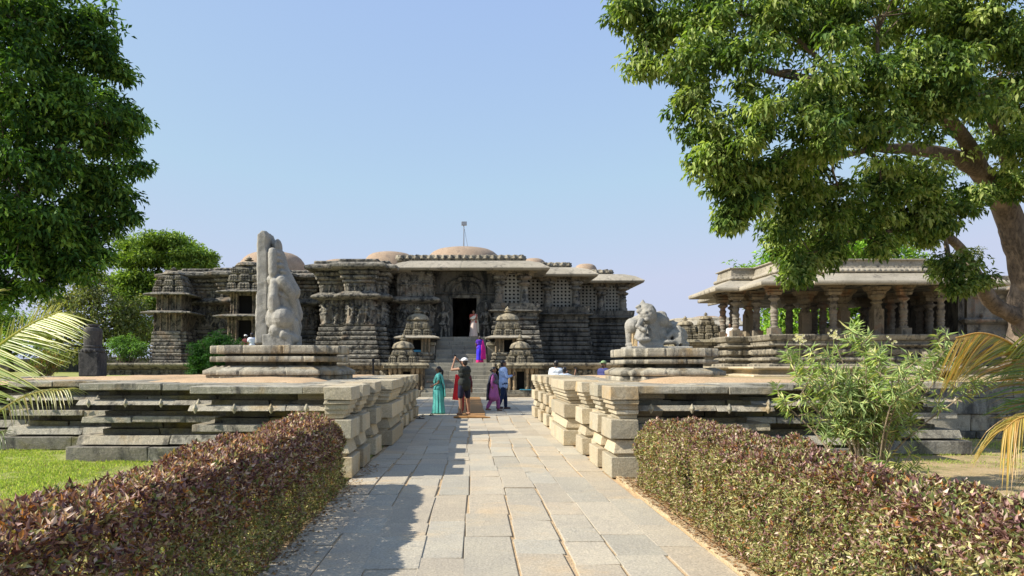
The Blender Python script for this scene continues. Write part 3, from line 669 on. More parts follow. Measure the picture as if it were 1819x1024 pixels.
# hall behind everything; floor and backing painted near black for its shade
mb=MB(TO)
mb.box(-4.1,3.4,45.85,57,ZT,3.28,(1,1,1)); mb.build('hall_floor','inside_shade',TEMPLE)
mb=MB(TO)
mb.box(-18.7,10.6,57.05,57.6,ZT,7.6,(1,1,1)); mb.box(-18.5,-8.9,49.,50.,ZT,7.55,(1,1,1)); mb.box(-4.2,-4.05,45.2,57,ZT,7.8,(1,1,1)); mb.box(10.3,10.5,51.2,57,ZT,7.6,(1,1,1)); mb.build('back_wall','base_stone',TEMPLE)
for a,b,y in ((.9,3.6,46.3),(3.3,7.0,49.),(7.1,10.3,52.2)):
    mb=MB(TO); mb.box(a,b,y,y+.2,ZT,7.6,(1,1,1)); mb.build('inner_backing_wall','inside_shade',TEMPLE)  # near-black backing added behind the screens so their holes look dark
mb=MB(TO)
mb.box(-18.2,-8.7,46.9,57,7.30,7.56,(1,1,1)); mb.box(-8.5,-4.9,43.2,57,7.28,7.54,(1,1,1)); mb.box(-4.25,3.4,44.4,57,7.5,7.72,(1,1,1)); mb.box(3.5,6.9,47.2,57,7.46,7.70,(1,1,1)); mb.box(7.,10.4,50.6,57,7.42,7.68,(1,1,1)); mb.build('roof','eave_stone',TEMPLE)
# plinths of the three stepped bays to the right, seat-back parapets above them
P1=[(1.62,45.6),(1.62,44.0),(3.75,44.0),(3.75,47.2)]; P2=[(3.75,46.85),(7.2,46.85),(7.2,50.6)]; P3=[(7.2,50.25),(10.75,50.25),(10.75,57)]
zp=ZT+9*.285
pr9,inf9=courses(ZT,9,.285,.62,.25)
par=[(.26,zp+.01),(.3,zp+.05),(.3,zp+.14),(.2,zp+.16),(.2,zp+.46),(.5,zp+.5),(.52,zp+.56),(.3,zp+.6),(.36,zp+.95),(.40,zp+1.0),(.2,zp+1.02),(-.1,zp+1.02)]
def bay_relief(kk):
    def f(U,Z,u0,u1):
        H=plinth_relief(inf9,kk)(U,Z,u0,u1)
        frieze(H,U,Z,u0,u1,zp+.17,zp+.45,.26,rg,.09); beads(H,U,Z,u0,u1,zp+.62,zp+.93,.22,.035); return H
    return f
for k,P in enumerate((P1,P2,P3)):
    piece([sweep(P,pr9+par,.05,.045,bay_relief([1,0,3,0,1,0,0,3,0] if k==0 else [3,0,1,0,3,0,0,1,0]),rough=.007,orig=TO,tint=TT(ZT,5.4,14,s=9+k))],'bay_plinth','base_stone' if k else 'temple_stone')
ZB=zp+1.0   # 5.32
def pillar_prof(z0,z1,r):
    h=z1-z0; return [(r*1.25,z0),(r*1.25,z0+.12*h),(r,z0+.14*h),(r*1.05,z0+.3*h),(r*.85,z0+.33*h),(r*1.1,z0+.40*h),(r*.8,z0+.47*h),(r*.95,z0+.52*h),(r*.75,z0+.56*h),(r*1.5,z0+.62*h),(r*1.55,z0+.66*h),(r*.8,z0+.71*h),(r*.85,z0+.74*h),(r*1.9,z0+.80*h),(r*1.95,z0+.86*h)]
def bay_pillar(x,y,r=.24):
    mb=MB(TO); mb.lathe(x,y,pillar_prof(ZB-.05,7.2,r),16,(1,1,1))
    zt=ZB-.05+.86*(7.25-ZB); mb.box(x-.55,x+.55,y-.2,y+.2,zt+.02,zt+.2,(1.1,1,.85),.01); mb.box(x-.75,x+.75,y-.22,y+.22,zt+.2,7.28,(1.05,.95,.8),.01)
    mb.build('pillar','temple_stone',TEMPLE,bevel=.01)
for x,y in ((1.75,44.25),(3.25,44.3),(4.95,47.05),(6.75,47.1),(8.95,50.5),(10.45,50.5),(-4.1,44.4)): 
    if x>0: bay_pillar(x,y)
def jali(x0,x1,y,z0,z1,nx,nz,dx=0.):
    """perforated screen: a slab with rows of diamond holes cut right through"""
    mb=MB(TO); cw=(x1-x0)/nx; ch=(z1-z0)/nz; t=.07
    for i in range(nx):
        for j in range(nz):
            cx=x0+(i+.5)*cw; cz=z0+(j+.5)*ch; r=.34
            o=[(cx-cw/2,cz-ch/2),(cx+cw/2,cz-ch/2),(cx+cw/2,cz+ch/2),(cx-cw/2,cz+ch/2)]
            h=[(cx,cz-ch*r),(cx+cw*r*.55,cz-ch*r*.55),(cx+cw*r,cz),(cx+cw*r*.55,cz+ch*r*.55),(cx,cz+ch*r),(cx-cw*r*.55,cz+ch*r*.55),(cx-cw*r,cz),(cx-cw*r*.55,cz-ch*r*.55)]
            F_=[(a,y,b) for a,b in o]+[(a,y,b) for a,b in h]+[(a,y+t,b) for a,b in h]
            fs=[(0,1,5,4),(1,2,7,6,5)[:4]+(),(1,2,7,5)]
            fs=[(0,4,11),(0,1,4),(1,5,4),(1,6,5),(1,2,6),(2,7,6),(2,8,7),(2,3,8),(3,9,8),(3,10,9),(3,0,10),(0,11,10)]
            fs=[f[::-1] for f in fs]+[(4+k,4+(k+1)%8,12+(k+1)%8,12+k) for k in range(8)]
            mb.add(F_,fs,(1,1,1))
    mb.box(x0-.07,x0-.002,y-.03,y+.1,z0,z1,(1,1,1)); mb.box(x1+.002,x1+.07,y-.03,y+.1,z0,z1,(1,1,1))
    mb.build('perforated_screen','step_stone',TEMPLE)
jali(2.02,3.0,44.32,ZB,7.1,4,8); jali(3.62,4.7,47.12,ZB,7.1,4,8); jali(5.25,6.45,47.12,ZB,7.1,5,8); jali(7.35,8.62,50.55,ZB,7.1,5,8); jali(9.25,10.15,50.55,ZB,7.1,4,8)
for x0,x1,y0,y1,z0 in ((1.6,3.45,44.08,44.65,7.12),(3.5,7.1,47.08,47.65,7.12),(7.1,10.6,50.48,51.05,7.12),(-4.2,-2.2,44.06,44.6,7.1),(-2.3,1.65,44.96,45.4,7.2)):
    mb=MB(TO); mb.box(x0,x1,y0,y1,z0,7.5,(.95,.88,.75)); mb.build('beam','base_stone',TEMPLE,bevel=.01)
# broad sloping eaves and the carved parapet rows
def eave(P,name='eave',out=1.15,zl=7.18,zt=7.92,inn=-.35,thick=.14,parent=TEMPLE,orig=TO,seed=0):
    pr=[(inn,zl+.12),(.0,zl+.10),(out-.14,zl),(out-.05,zl),(out-.045,zl+.07),(out,zl+.075),(out,zl+thick+.02),(out-.02,zl+thick+.03),(out*.55,zl+(zt-zl)*.66),(-.0,zt-.05),(inn,zt)]
    def jn(U,Z,u0,u1):
        t=((U+seed*.4)/1.35)%1.; return np.where(t<.02,-.03,0.)
    return piece([sweep(P,pr,.03,.08,jn,rough=.001,orig=orig,tint=block_tint([0],1.35,.12,seed))],name,'eave_stone',parent)
def parapet(P,z0,h=.30,off=.1,parent=TEMPLE,orig=TO,step=.42,mat='shrine_stone'):
    def rf(U,Z,u0,u1):
        H=np.zeros(U.shape); t=((U-u0)/step)%1.-.5; m=(np.abs(t)*.9<.5*(1-(Z-z0-.06)/(h-.05)))&(Z>z0+.06); H[m]=.11+.03*np.cos(t[m]*12)
        el_=((t/.16)**2+((Z-z0-h*.45)/(h*.2))**2)<1; H[el_]=.17; return H
    V,Q,Cc=sweep(P,[(off-.3,z0-.03),(off,z0-.02),(off,z0+.05),(off-.06,z0+.06),(off-.06,z0+h-.03),(off-.1,z0+h),(off-.5,z0+h+.02)],.05,.035,rf,rough=.006,orig=orig,tint=block_tint([0],1.1,.15,2))
    # jagged carved tops
    z=V[:,2]+orig[2]; up=z>z0+h-.05; V[up,2]+=.05*np.abs(np.sin(V[up,0]*7.5))+RNG.uniform(-.01,.02,up.sum())
    return piece([(V,Q,Cc)],'parapet',mat,parent)
E1=[(-3.55,46.),(-3.55,44.15),(3.5,44.15),(3.5,47.5)]
E2=[(3.5,47.15),(6.85,47.15),(6.85,51)]; E3=[(6.85,50.65),(10.55,50.65),(10.55,58)]
eave(E1,seed=1); eave(E2,seed=2); eave(E3,seed=3)
eave([(-4.6,46.),(-4.6,44.35),(-3.5,44.35)],'side_eave',.6,7.16,7.5,seed=4)
parapet([(-4.3,46.5),(-4.3,44.5),(3.2,44.5),(3.2,47.8)],7.93); parapet([(3.2,47.7),(6.4,47.7),(6.4,51)],7.93); parapet([(6.4,51.3),(9.8,51.3),(9.8,56)],7.93)
# low brick domes on the roof
def dome(cx,cy,rx,ry,z0,z1,flat=.55,extra=None):
    mb=MB(TO); vs=[];fs=[];seg=36; rows=9
    for i in range(rows+1):
        t=i/rows; a=t*PI/2; rr=math.cos(a)**.55*(1-flat)+flat*(1 if t<.99 else 0)*math.cos(a)**.3; zz=z0+(z1-z0)*math.sin(a)
        rr=max(rr,.02)
        for k in range(seg):
            q=2*PI*k/seg; n_=1+.012*noise.noise(Vector((math.cos(q)*3,math.sin(q)*3,t*4+cx)))
            vs.append((cx+rx*rr*n_*math.cos(q),cy+ry*rr*n_*math.sin(q),zz))
    for i in range(rows):
        for k in range(seg): a=i*seg+k;b=i*seg+(k+1)%seg; fs.append((a,b,b+seg,a+seg))
    fs.append(tuple(range(rows*seg,rows*seg+seg))); mb.add(vs,fs,(1,1,1)); mb.build('brick_dome','dome_brick',TEMPLE,smooth=True)
dome(wx(823,50),50.5,2.75,2.8,7.7,wz(443,50.5),.62); dome(-5.3,49.,1.9,2.,7.4,wz(450,49)); dome(wx(481,50.5),51.,2.45,2.3,7.45,wz(447,50.5),.12)
dome(wx(948,52),52.5,1.1,1.5,7.5,wz(459,52.)); dome(wx(1040,55),55,1.0,1.2,7.5,wz(470,55)); dome(wx(610,52),52,1.9,2,7.4,wz(463,52)); 
# two guardian figures in arched slabs beside the doorway
def guardian(cx,side,label):
    T=thing('guardian_statue',(cx,44.6,ZD-.15),label,'statue','guardian statues beside the temple door')
    o=(cx,44.6,ZD-.15); mb=MB(o); n=16; z0=ZD-.15; zc=z0+1.75
    pts=[(cx-.56,z0),(cx-.6,z0+.9)]+[(cx-.6*math.cos(PI*k/n),zc+.68*math.sin(PI*k/n)) for k in range(n+1)]+[(cx+.6,z0+.9),(cx+.56,z0)]
    vs=[(a,44.78,b) for a,b in pts]+[(a,44.9,b) for a,b in pts]; m=len(pts)
    mb.add(vs,[tuple(range(m-1,-1,-1)),tuple(range(m,2*m))]+[(i,i+1,m+i+1,m+i) for i in range(m-1)]+[(m-1,0,m,2*m-1)],(.8,.8,.8))
    for k in range(n+1):    # carved flames round the arch
        a=PI*k/n; mb.ball((cx-.52*math.cos(a),44.77,zc+.58*math.sin(a)),(.07,.05,.07),(.8,.8,.8),8,5)
    mb.build('arched_slab','base_stone',T)
    b=MB(o); y=44.62; s=side
    b.cap((cx-.12,y,z0+.08),(cx-.11,y,z0+.55),.06,.085); b.cap((cx-.11,y,z0+.55),(cx-.07,y,z0+1.0),.085,.12)
    b.cap((cx+.17,y-.02,z0+.08),(cx+.18,y-.05,z0+.55),.06,.085); b.cap((cx+.18,y-.05,z0+.55),(cx+.06,y,z0+1.0),.085,.12)
    b.cap((cx,y,z0+1.0),(cx+.02,y,z0+1.2),.16,.13); b.cap((cx+.02,y,z0+1.2),(cx+.01,y,z0+1.52),.13,.19); b.ball((cx+.01,y,z0+1.6),(.24,.12,.1)); b.cap((cx,y,z0+1.6),(cx,y,z0+1.8),.06,.06)
    b.ball((cx,y-.03,z0+1.88),(.10,.11,.13)); b.cap((cx,y,z0+1.98),(cx,y,z0+2.2),.12,.06); b.ball((cx,y,z0+2.24),.05)
    for t in (-1,1):
        b.cap((cx+t*.22,y,z0+1.58),(cx+t*.38,y-.05,z0+1.25),.065,.05); b.cap((cx+t*.38,y-.05,z0+1.25),(cx+t*.28,y-.2,z0+1.0+.1*t*s),.05,.035)
        b.cap((cx+t*.2,y,z0+1.6),(cx+t*.4,y+.02,z0+1.75),.05,.04); b.cap((cx+t*.4,y+.02,z0+1.75),(cx+t*.42,y-.05,z0+1.98),.04,.03)
    for q in range(7): a=q/6; b.ball((cx-.2+.4*a,y-.1,z0+.98-.06*math.sin(PI*a)),(.05,.07,.06))
    b.cap((cx-s*.38,y-.1,z0+.05),(cx-s*.36,y-.1,z0+1.05),.045,.04); b.box(cx-.42,cx+.42,y-.18,44.77,z0-.16,z0+.06,(1,1,1))
    remesh(b,.026,'body','temple_stone',T,.008,9.)
guardian(wx(787,44.7),-1,'carved guardian figure in an arched slab between the doorway and the left wall')
guardian(wx(863,44.7),1,'carved guardian figure in an arched slab, partly behind the woman in cream')
# ---------------------------------------------------------------- terrace and steps
TE=thing('temple_terrace',(-4,42,0),'chest-high stone terrace with a projecting top slab running under the temple','terrace')
TOe=(-4,42,0)
tprof=[(-.12,-.02),(.12,0),(.12,.22),(.0,.25),(.02,.42),(.1,.45),(.1,.56),(-.25,.6),(-.28,1.38),(-.1,1.42),(.05,1.55),(.14,1.6),(.15,1.73),(.1,1.752),(-.3,1.754)]
def terr_relief(U,Z,u0,u1):
    H=np.zeros(U.shape); t=((U-u0)/.55)%1.; m=(np.abs(t-.5)<.16)&(Z>.6)&(Z<1.38); H[m]=.12*np.sqrt(np.clip(1-(np.abs(t[m]-.5)/.16)**2,0,None))+.02
    m=(np.abs(t-.5)<.24)&(Z>1.22)&(Z<1.38); H[m]=np.maximum(H[m],.18); return H
TP=[(-20.6,46),(-20.6,41.),(-15.2,41.),(-15.2,40.6),(-13.6,40.6),(-13.6,41.),(-10,41.),(-10,39.8),(-4.9,39.8),(-4.9,38.9),(-2.55,38.9),(-2.55,40.4),(1.42,40.4),(1.42,38.9),(3.7,38.9),(3.7,39.8),(8.2,39.8),(8.2,42.5),(11.2,42.5),(11.2,45.5),(20,45.5)]
V,Q,Cc=sweep(TP,tprof,.07,.06,terr_relief,rough=.006,orig=TOe,tint=block_tint([0,.25,.6,1.4],1.1,.2,4)); link_mesh('moulded_wall',np_mesh(V,Q,Cc),'shrine_stone',TE)
mb=MB(TOe); mb.prism([(x+(.2 if x<0 else -.2),y+.12) for x,y in TP if 1]+[(20,52),(-20.4,52)],1.55,1.744); mb.build('top_paving','eave_stone',TE)
ST=thing('stone_stairs',(-.55,39,0),'two flights of wide worn stone steps climbing to the temple doorway','stairs'); SO=(-.55,39,0)
mb=MB(SO); n=8
for k in range(n):
    y0=37.65+k*.345; z1=(k+1)*ZT/n; x=-2.5
    while x<1.36:
        e=min(x+random.uniform(.7,1.4),1.38); 
        if 1.38-e<.3: e=1.38
        t=random.uniform(.75,1.1); mb.box(x+.003,e-.003,y0+random.uniform(-.01,.01),40.9,max(-.02,z1-.5),z1+.001*k,(t,t,t*.97),.006); x=e
mb.build('lower_flight','step_stone',ST,bevel=.018)
mb=MB(SO); n=6; x0,x1=-1.98,.95
for k in range(n):
    y0=41.85+k*.38; z1=ZT+(k+1)*(ZD-ZT)/n; x=x0
    if k==n-1: y0-=.1
    while x<x1-.02:
        e=min(x+random.uniform(.7,1.4),x1)
        if x1-e<.3: e=x1
        t=random.uniform(.8,1.1); mb.box(x+.003,e-.003,y0+random.uniform(-.01,.01),44.85,max(ZT-.05,z1-.5),z1+.001*k,(t,t,t*.97),.006); x=e
mb.build('upper_flight','step_stone',ST,bevel=.018)
for a,b in ((-2.45,-2.02),(.99,1.55)):
    mb=MB(SO); mb.box(a,b,42.5,44.8,ZT,2.75,None,.01); mb.box(a-.04,b+.04,42.35,44.82,2.76,2.95,(1.2,1.2,1.1),.01); mb.box(a,b,43.6,44.83,2.96,3.28,None,.01)
    mb.build('side_block','step_stone',ST,bevel=.02)
# ---------------------------------------------------------------- miniature shrines
def ngon_star(cx,cy,w,s):
    h=w/2; return [(cx-h+s,cy-h),(cx+h-s,cy-h),(cx+h-s,cy-h+s),(cx+h,cy-h+s),(cx+h,cy+h-s),(cx+h-s,cy+h-s),(cx+h-s,cy+h),(cx-h+s,cy+h),(cx-h+s,cy+h-s),(cx-h,cy+h-s),(cx-h,cy-h+s),(cx-h+s,cy-h+s)]
def ribbed(cx,cy,w,z0,z1,orig,step=.28,d=.09):
    """band of bulging ribbed blocks (closed ring)"""
    def rf(U,Z,u0,u1):
        H=np.zeros(U.shape); L=u1-u0; n=max(1,round(L/step)); beads(H,U,Z,u0,u1,z0+.02,z1-.02,L/n,d); return H
    return sweep(ngon_star(cx,cy,w,w*.14),[(-.16,z0),(-.02,z0+.01),(.03,z0+(z1-z0)*.4),(0,z1-.03),(-.14,z1)],.05,.04,rf,closed=True,rough=.006,orig=orig)
def onion(mb,cx,cy,z,w,h,col=(1.15,1.1,1.)):
    vs=[];fs=[];seg=32; prof=[(.38,0),(.42,.03),(.36,.06),(.50,.10),(.56,.14),(.52,.18),(.50,.28),(.43,.40),(.30,.48),(.17,.53),(.09,.57),(.08,.60),(.17,.63),(.19,.67),(.08,.71),(.07,.73),(.13,.77),(.11,.84),(.04,.92),(.012,1.)]
    for r,t in prof:
        for k in range(seg):
            a=2*PI*k/seg; rib=1+(.09*abs(math.cos(a*4))-.04)*(1 if t<.5 else .2); vs.append((cx+w*r*rib*math.cos(a),cy+w*r*rib*math.sin(a),z+h*t))
    for i in range(len(prof)-1):
        for k in range(seg): a=i*seg+k;b=i*seg+(k+1)%seg; fs.append((a,b,b+seg,a+seg))
    fs.append(tuple(range(seg-1,-1,-1))); mb.add(vs,fs,col)
def shrine(cx,cy,z0,w,label,cell=True,base_h=.6,cell_h=.75,tower=((1.,.42),(.82,.40)),fin=.75,eave_=True,blue=False,mat='shrine_stone',group='miniature shrines flanking the temple steps',name='miniature_shrine',storeys=1,niche=.26):
    o=(cx,cy,z0); T=thing(name,o,label,'shrine',group); z=z0
    if base_h:
        n=max(2,int(base_h/.2)); pr,inf_=courses(z,n,base_h/n,.10,.0,.09,.04)
        V,Q,Cc=sweep(ngon_star(cx,cy,w,w*.12),pr,.045,.04,plinth_relief(inf_,[1,0,1,0,1,0],.2),closed=True,rough=.006,orig=o,tint=block_tint(np.linspace(z,z+base_h,n+1),.6,.15)); link_mesh('moulded_base',np_mesh(V,Q,Cc),mat,T); z+=base_h
        mb=MB(o); mb.prism(ngon_star(cx,cy,w*.96,w*.12),z-.05,z-.002); mb.build('base_top',mat,T)
    for st in range(storeys if cell else 0):
        k=1-.12*st; h=w/2*.86*k; ch=cell_h*(1-.12*st); g=niche*w*.5
        mb=MB(o); y0=cy-h
        mb.box(cx-h+.02,cx-g,y0+.06,cy+h,z,z+ch,(.85,.8,.72),.004); mb.box(cx+g,cx+h-.02,y0+.06,cy+h,z,z+ch,(.85,.8,.72),.004); mb.box(cx-g+.001,cx+g-.001,y0+.07,cy+h-.003,z+ch*.86,z+ch,(.9,.85,.75),.0)
        mb.build('cell_wall',mat,T,bevel=.008)
        mb=MB(o); mb.box(cx-g-.01,cx+g+.01,y0+.40*h,cy+h-.02,z-.01,z+ch*.9,(1,1,1)); mb.build('niche_shade_block','inside_shade',T)  # black block at the back of the opening, painted as its shade
        if blue and st==0: mb=MB(o); mb.box(cx-g*.95,cx+g*.95,y0+.08,y0+.12,z+.01,z+.12,(1,1,1)); mb.build('blue_cloth','niche_blue',T)
        for sx in (-1,1):
            for px_ in ((g+.06),(h-.07),((g+h)/2)):
                mb=MB(o); mb.lathe(cx+sx*px_,y0+.01,[(.055,z),(.055,z+ch*.12),(.035,z+ch*.16),(.045,z+ch*.35),(.03,z+ch*.5),(.045,z+ch*.6),(.028,z+ch*.7),(.06,z+ch*.8),(.07,z+ch)],8,(1.15,1.,.85)); mb.build('pillar',mat,T)
        z+=ch
        if eave_:
            pr=[(-.3,z+.0),(.0,z+.0),(.26*w,z-.05),(.28*w,z-.02),(.27*w,z+.035),(.1*w,z+.13),(-.35,z+.16)]
            V,Q,Cc=sweep(ngon_star(cx,cy,w*.9*k,w*.10),pr,.06,.05,None,closed=True,rough=.006,orig=o); link_mesh('eave_slab',np_mesh(V,Q,Cc),'eave_stone' if mat=='shrine_stone' else mat,T); z+=.14
    top=z; wk=w; mb=MB(o)
    for f,h in tower:
        wk=w*f; u=wk/3.
        mb.box(cx-wk*.36,cx+wk*.36,cy-wk*.36,cy+wk*.36,z-.03,z+h,(.55,.55,.55))
        for i in (-1,0,1):
            for j_ in (-1,0,1):
                if i==0 and j_==0: continue
                kx=cx+i*u*(1.02 if j_ else 1.02); ky=cy+j_*u*1.02; e=.05*u if (i and j_) else -.05*u; t=random.uniform(.85,1.12); cc=(t,t*.98,t*.92)
                for z0_,z1_,q_,bi_,ti_ in ((0,.16,.49,.0,.02),(.19,.46,.475,.04,.02),(.50,.74,.44,.03,.05),(.76,.93,.36,.02,.08)):
                    r_=u*q_-e; mb.box(kx-r_,kx+r_,ky-r_,ky+r_,z+h*z0_,z+h*z1_,cc,.006,ti=u*ti_,bi=u*bi_)
                    if z1_<.8:
                        for s_ in (-.5,0,.5): mb.ball((kx+s_*r_,ky-r_,z+h*(z0_+z1_)/2),(r_*.22,.035,h*(z1_-z0_)*.42),cc,6,4)
        z+=h*.93
        mb.box(cx-wk*.44,cx+wk*.44,cy-wk*.44,cy+wk*.44,z,z+.05,(1.1,1.1,1.),.004,bi=.05); z+=.052
    mb.build('tower_tiers',mat,T)
    mb=MB(o); mb.prism([(cx+wk*.44*a,cy+wk*.44*b) for a,b in ((-1,-1),(1,-1),(1,1),(-1,1))],top-.05,z); mb.build('tower_core',mat,T)
    mb=MB(o); onion(mb,cx,cy,z,wk*.86,fin*(1.02 if fin>.3 else 1)); mb.build('finial_dome',mat,T,smooth=True); return T
shrine(wx(742,42.3),42.4,ZT,1.75,'large niche shrine with a blue cloth in its opening, left of the upper steps',True,.62,.80,((.92,.40),(.78,.32)),.92,blue=True)
shrine(wx(902,42.3),42.4,ZT,1.75,'large niche shrine with a dark empty opening, right of the upper steps',True,.62,.80,((.92,.40),(.78,.32)),.92)
shrine(wx(716,40.),40.1,ZT,1.55,'small doorless domed shrine below the large one, left of the steps',False,.0,.5,((1.,.42),(.80,.20)),.90)
shrine(wx(924,40.),40.1,ZT,1.45,'small doorless domed shrine below the large one, right of the steps',False,.0,.5,((1.,.42),(.80,.20)),.88)
# ground level niches in front of the terrace corners
def niche(cx,y,label,blue):
    o=(cx,y,0); T=thing('terrace_niche',o,label,'niche','pillared niches at the foot of the terrace')
    mb=MB(o); g=.2
    mb.box(cx-1.05,cx+1.05,y-.05,y+.75,0,.16,None,.01); mb.box(cx-1.0,cx+1.0,y,y+.75,.165,.34,None,.01); mb.build('base_course','shrine_stone',T,bevel=.015)
    mb=MB(o); mb.box(cx-.92,cx-g,y+.22,y+.75,.345,1.45,(.8,.7,.58),.006); mb.box(cx+g,cx+.92,y+.22,y+.75,.345,1.45,(.8,.7,.58),.006); mb.box(cx-g,cx+g,y+.23,y+.75,1.3,1.45,(.9,.8,.65)); mb.build('wall','shrine_stone',T,bevel=.01)
    mb=MB(o); mb.box(cx-g,cx+g,y+.5,y+.7,.35,1.3,(1,1,1)); mb.build('niche_shade_block','inside_shade',T)  # niche depth shaded by a back block coloured black
    for q in (-.82,-.58,-.34,.34,.58,.82):
        mb=MB(o); mb.lathe(cx+q,y+.12,[(.09,.345),(.09,.5),(.06,.53),(.075,.8),(.05,1.0),(.075,1.08),(.05,1.15),(.10,1.28),(.11,1.45)],10,(1.2,1.,.8)); mb.build('pillar','shrine_stone',T)
    mb=MB(o); mb.box(cx-1.15,cx+1.15,y-.12,y+.8,1.46,1.60,(1.2,1.15,1.),.01); mb.box(cx-1.2,cx+1.2,y-.2,y+.8,1.61,1.735,(1.3,1.25,1.1),.012,ti=.06); mb.build('eave_slab','shrine_stone',T,bevel=.02)
    if blue: mb=MB(o); mb.box(cx-.05,cx+.55,y-.04,y+.15,.35,.39,(1,1,1),.01); mb.build('blue_mat','niche_blue',T)
niche(wx(722,38.1),37.9,'pillared niche at the foot of the terrace left of the lower steps',False); niche(wx(925,38.),37.9,'pillared niche at the foot of the terrace right of the lower steps',True)
# two-storeyed tower shrines on the left wing
shrine(wx(303,44.2),44.7,ZT,2.05,'two-storey tower shrine at the left end of the temple wall',True,1.9,1.08,((.95,.42),(.84,.34),(.70,.2)),.55,mat='temple_stone',group='tower shrines set against the left wing',name='tower_shrine',storeys=2,niche=.02)
shrine(wx(438,43.3),43.8,ZT,2.3,'two-storey tower shrine with dark door openings behind the seated figure',True,1.25,1.45,((.95,.5),(.86,.45),(.74,.35)),.7,mat='temple_stone',group='tower shrines set against the left wing',name='tower_shrine',storeys=2,niche=.36)
# flagpole lamp on the main dome
T=thing('lamp_post',(wx(824,50.5),50.4,wz(443,50.5)),'thin post with a small boxy floodlight on the central dome','lamp')
lo=(wx(824,50.5),50.4,wz(443,50.5)); x,y,z=lo
mb=MB(lo); mb.tube([(x,y,z-.1),(x,y,z+1.75)],[.035,.03],8); mb.tube([(x+.3,y,z-.05),(x+.04,y,z+1.35)],[.012,.012],6); mb.tube([(x-.05,y-.3,z-.05),(x,y,z+1.3)],[.012,.012],6); mb.build('post','metal_grey',T)
mb=MB(lo); mb.box(x-.35,x+.35,y-.35,y+.35,z-.12,z+.06,(1,1,1)); mb.build('base_slab','eave_stone',T)
mb=MB(lo); mb.box(x-.17,x+.2,y-.1,y+.1,z+1.6,z+1.86,(1,1,1)); mb.build('lamp_head','metal_grey',T,bevel=.02)
x,y=wx(663,26.5),26.5
mb=MB((x,y,0)); mb.tube([(x,y,0),(x,y,1.75)],[.035,.03],8); mb.lathe(x,y,[(.05,1.75),(.045,1.82),(.01,1.86)],8); mb.lathe(x,y,[(.09,0),(.08,.05),(.04,.08)],10)
tag(mb.build('thin_post','black_paint'),'thin black metal post standing behind the left platform','post')
# ---------------------------------------------------------------- pillared pavilion on the right
VO=(18,36,1.12); PV=thing('pavilion',VO,'open pillared stone pavilion with broad sloping eaves standing behind the oleander','pavilion')
PP=[(15.,46),(15.,41.),(14.,41.),(14.,38.6),(12.85,38.6),(12.85,36.3),(13.95,36.3),(13.95,33.7),(22.6,33.7),(22.6,35.6),(24.3,35.6)]
def pv(lst,name,mat): return piece_o(lst,name,mat)
def piece_o(lst,name,mat,parent=PV):
    V,Q,Cc=join_np(lst); return link_mesh(name,np_mesh(V,Q,Cc),mat,parent)
def terr2(U,Z,u0,u1):
    H=np.zeros(U.shape); t=((U-u0)/.4)%1.; m=(np.abs(t-.5)<.2)&(Z>2.12)&(Z<2.34); H[m]=.1; beads(H,U,Z,u0,u1,2.60,2.72,.2,.05); return H
pp=[(.55,1.5),(.55,1.66),(.4,1.70),(.32,1.72),(.32,1.8),(.5,1.84),(.5,1.93),(.3,1.99),(.2,2.0),(.2,2.07),(.34,2.10),(.36,2.35),(.22,2.38),(.22,2.46),(.5,2.5),(.5,2.58),(.3,2.60),(.3,2.73),(.42,2.76),(.5,2.98),(.46,3.02),(.2,3.03),(.15,2.5)]
piece_o([sweep(PP,pp,.06,.045,terr2,rough=.006,orig=VO,tint=block_tint(np.linspace(1.5,3.1,7),1.2,.2,3))],'seat_plinth','shrine_stone')
TP2=[(10.6,46),(10.6,38.2),(11.4,38.2),(11.4,35.),(12.3,35.),(12.3,31.9),(23.5,31.9),(23.5,33),(30,33)]
piece_o([sweep(TP2,[(0,1.0),(.1,1.1),(.1,1.2),(-.2,1.24),(-.25,1.4),(.1,1.45),(.12,1.54),(-.05,1.56),(-.4,1.565)],.09,.06,None,rough=.005,orig=VO,tint=block_tint([1.2,1.4],1.3,.18,8))],'terrace_edge','wall_stone')
mb=MB(VO); mb.prism([(10.9,38.5),(11.7,38.5),(11.7,35.3),(12.6,35.3),(12.6,32.2),(23.3,32.2),(30,33.3),(30,48),(10.9,48)],1.0,1.555); mb.build('terrace_paving','paving_stone',PV)
mb=MB(VO); mb.prism([(13.,36.6),(14.2,36.6),(14.2,34.),(22.5,34.),(24.3,35.8),(24.3,47),(16,47),(15.3,41),(14.2,41),(14.2,38.4),(13.,38.4)],1.5,2.52); mb.build('floor','paving_stone',PV)
def turned(x,y,z0,z1,r,label=None):
    h=z1-z0; mb=MB(VO); b=r*1.5; mb.box(x-b,x+b,y-b,y+b,z0,z0+.2*h,(1.05,1.,.9),.005)
    pr=[(r*1.2,.2),(r*1.25,.225),(r*.8,.24),(r*.95,.27),(r*1.05,.30),(r*.85,.32),(r*1.12,.34),(r*.9,.37),(r*.9,.41),(r*1.08,.43),(r*.88,.46),(r*1.1,.50),(r*1.12,.53),(r*.84,.56),(r*.9,.60),(r*1.1,.64),(r*.8,.67),(r*.75,.70),(r*1.5,.745),(r*1.55,.765),(r*.85,.80),(r*.9,.82)]
    mb.lathe(x,y,[(a,z0+t*h) for a,t in pr],20,(1,1,1)); 
    mb.box(x-r*1.9,x+r*1.9,y-r*1.5,y+r*1.5,z0+.825*h,z0+.88*h,(1,.95,.85),.0,bi=.05); mb.box(x-r*2.1,x+r*2.1,y-r*1.6,y+r*1.6,z0+.882*h,z0+.93*h,(.8,.75,.66),0,bi=.08); mb.box(x-r*2.9,x+r*2.9,y-r*1.6,y+r*1.6,z0+.932*h,z1,(.7,.64,.56),0,bi=.12)
    mb.build('pillar','pillar_stone',PV,bevel=.012)
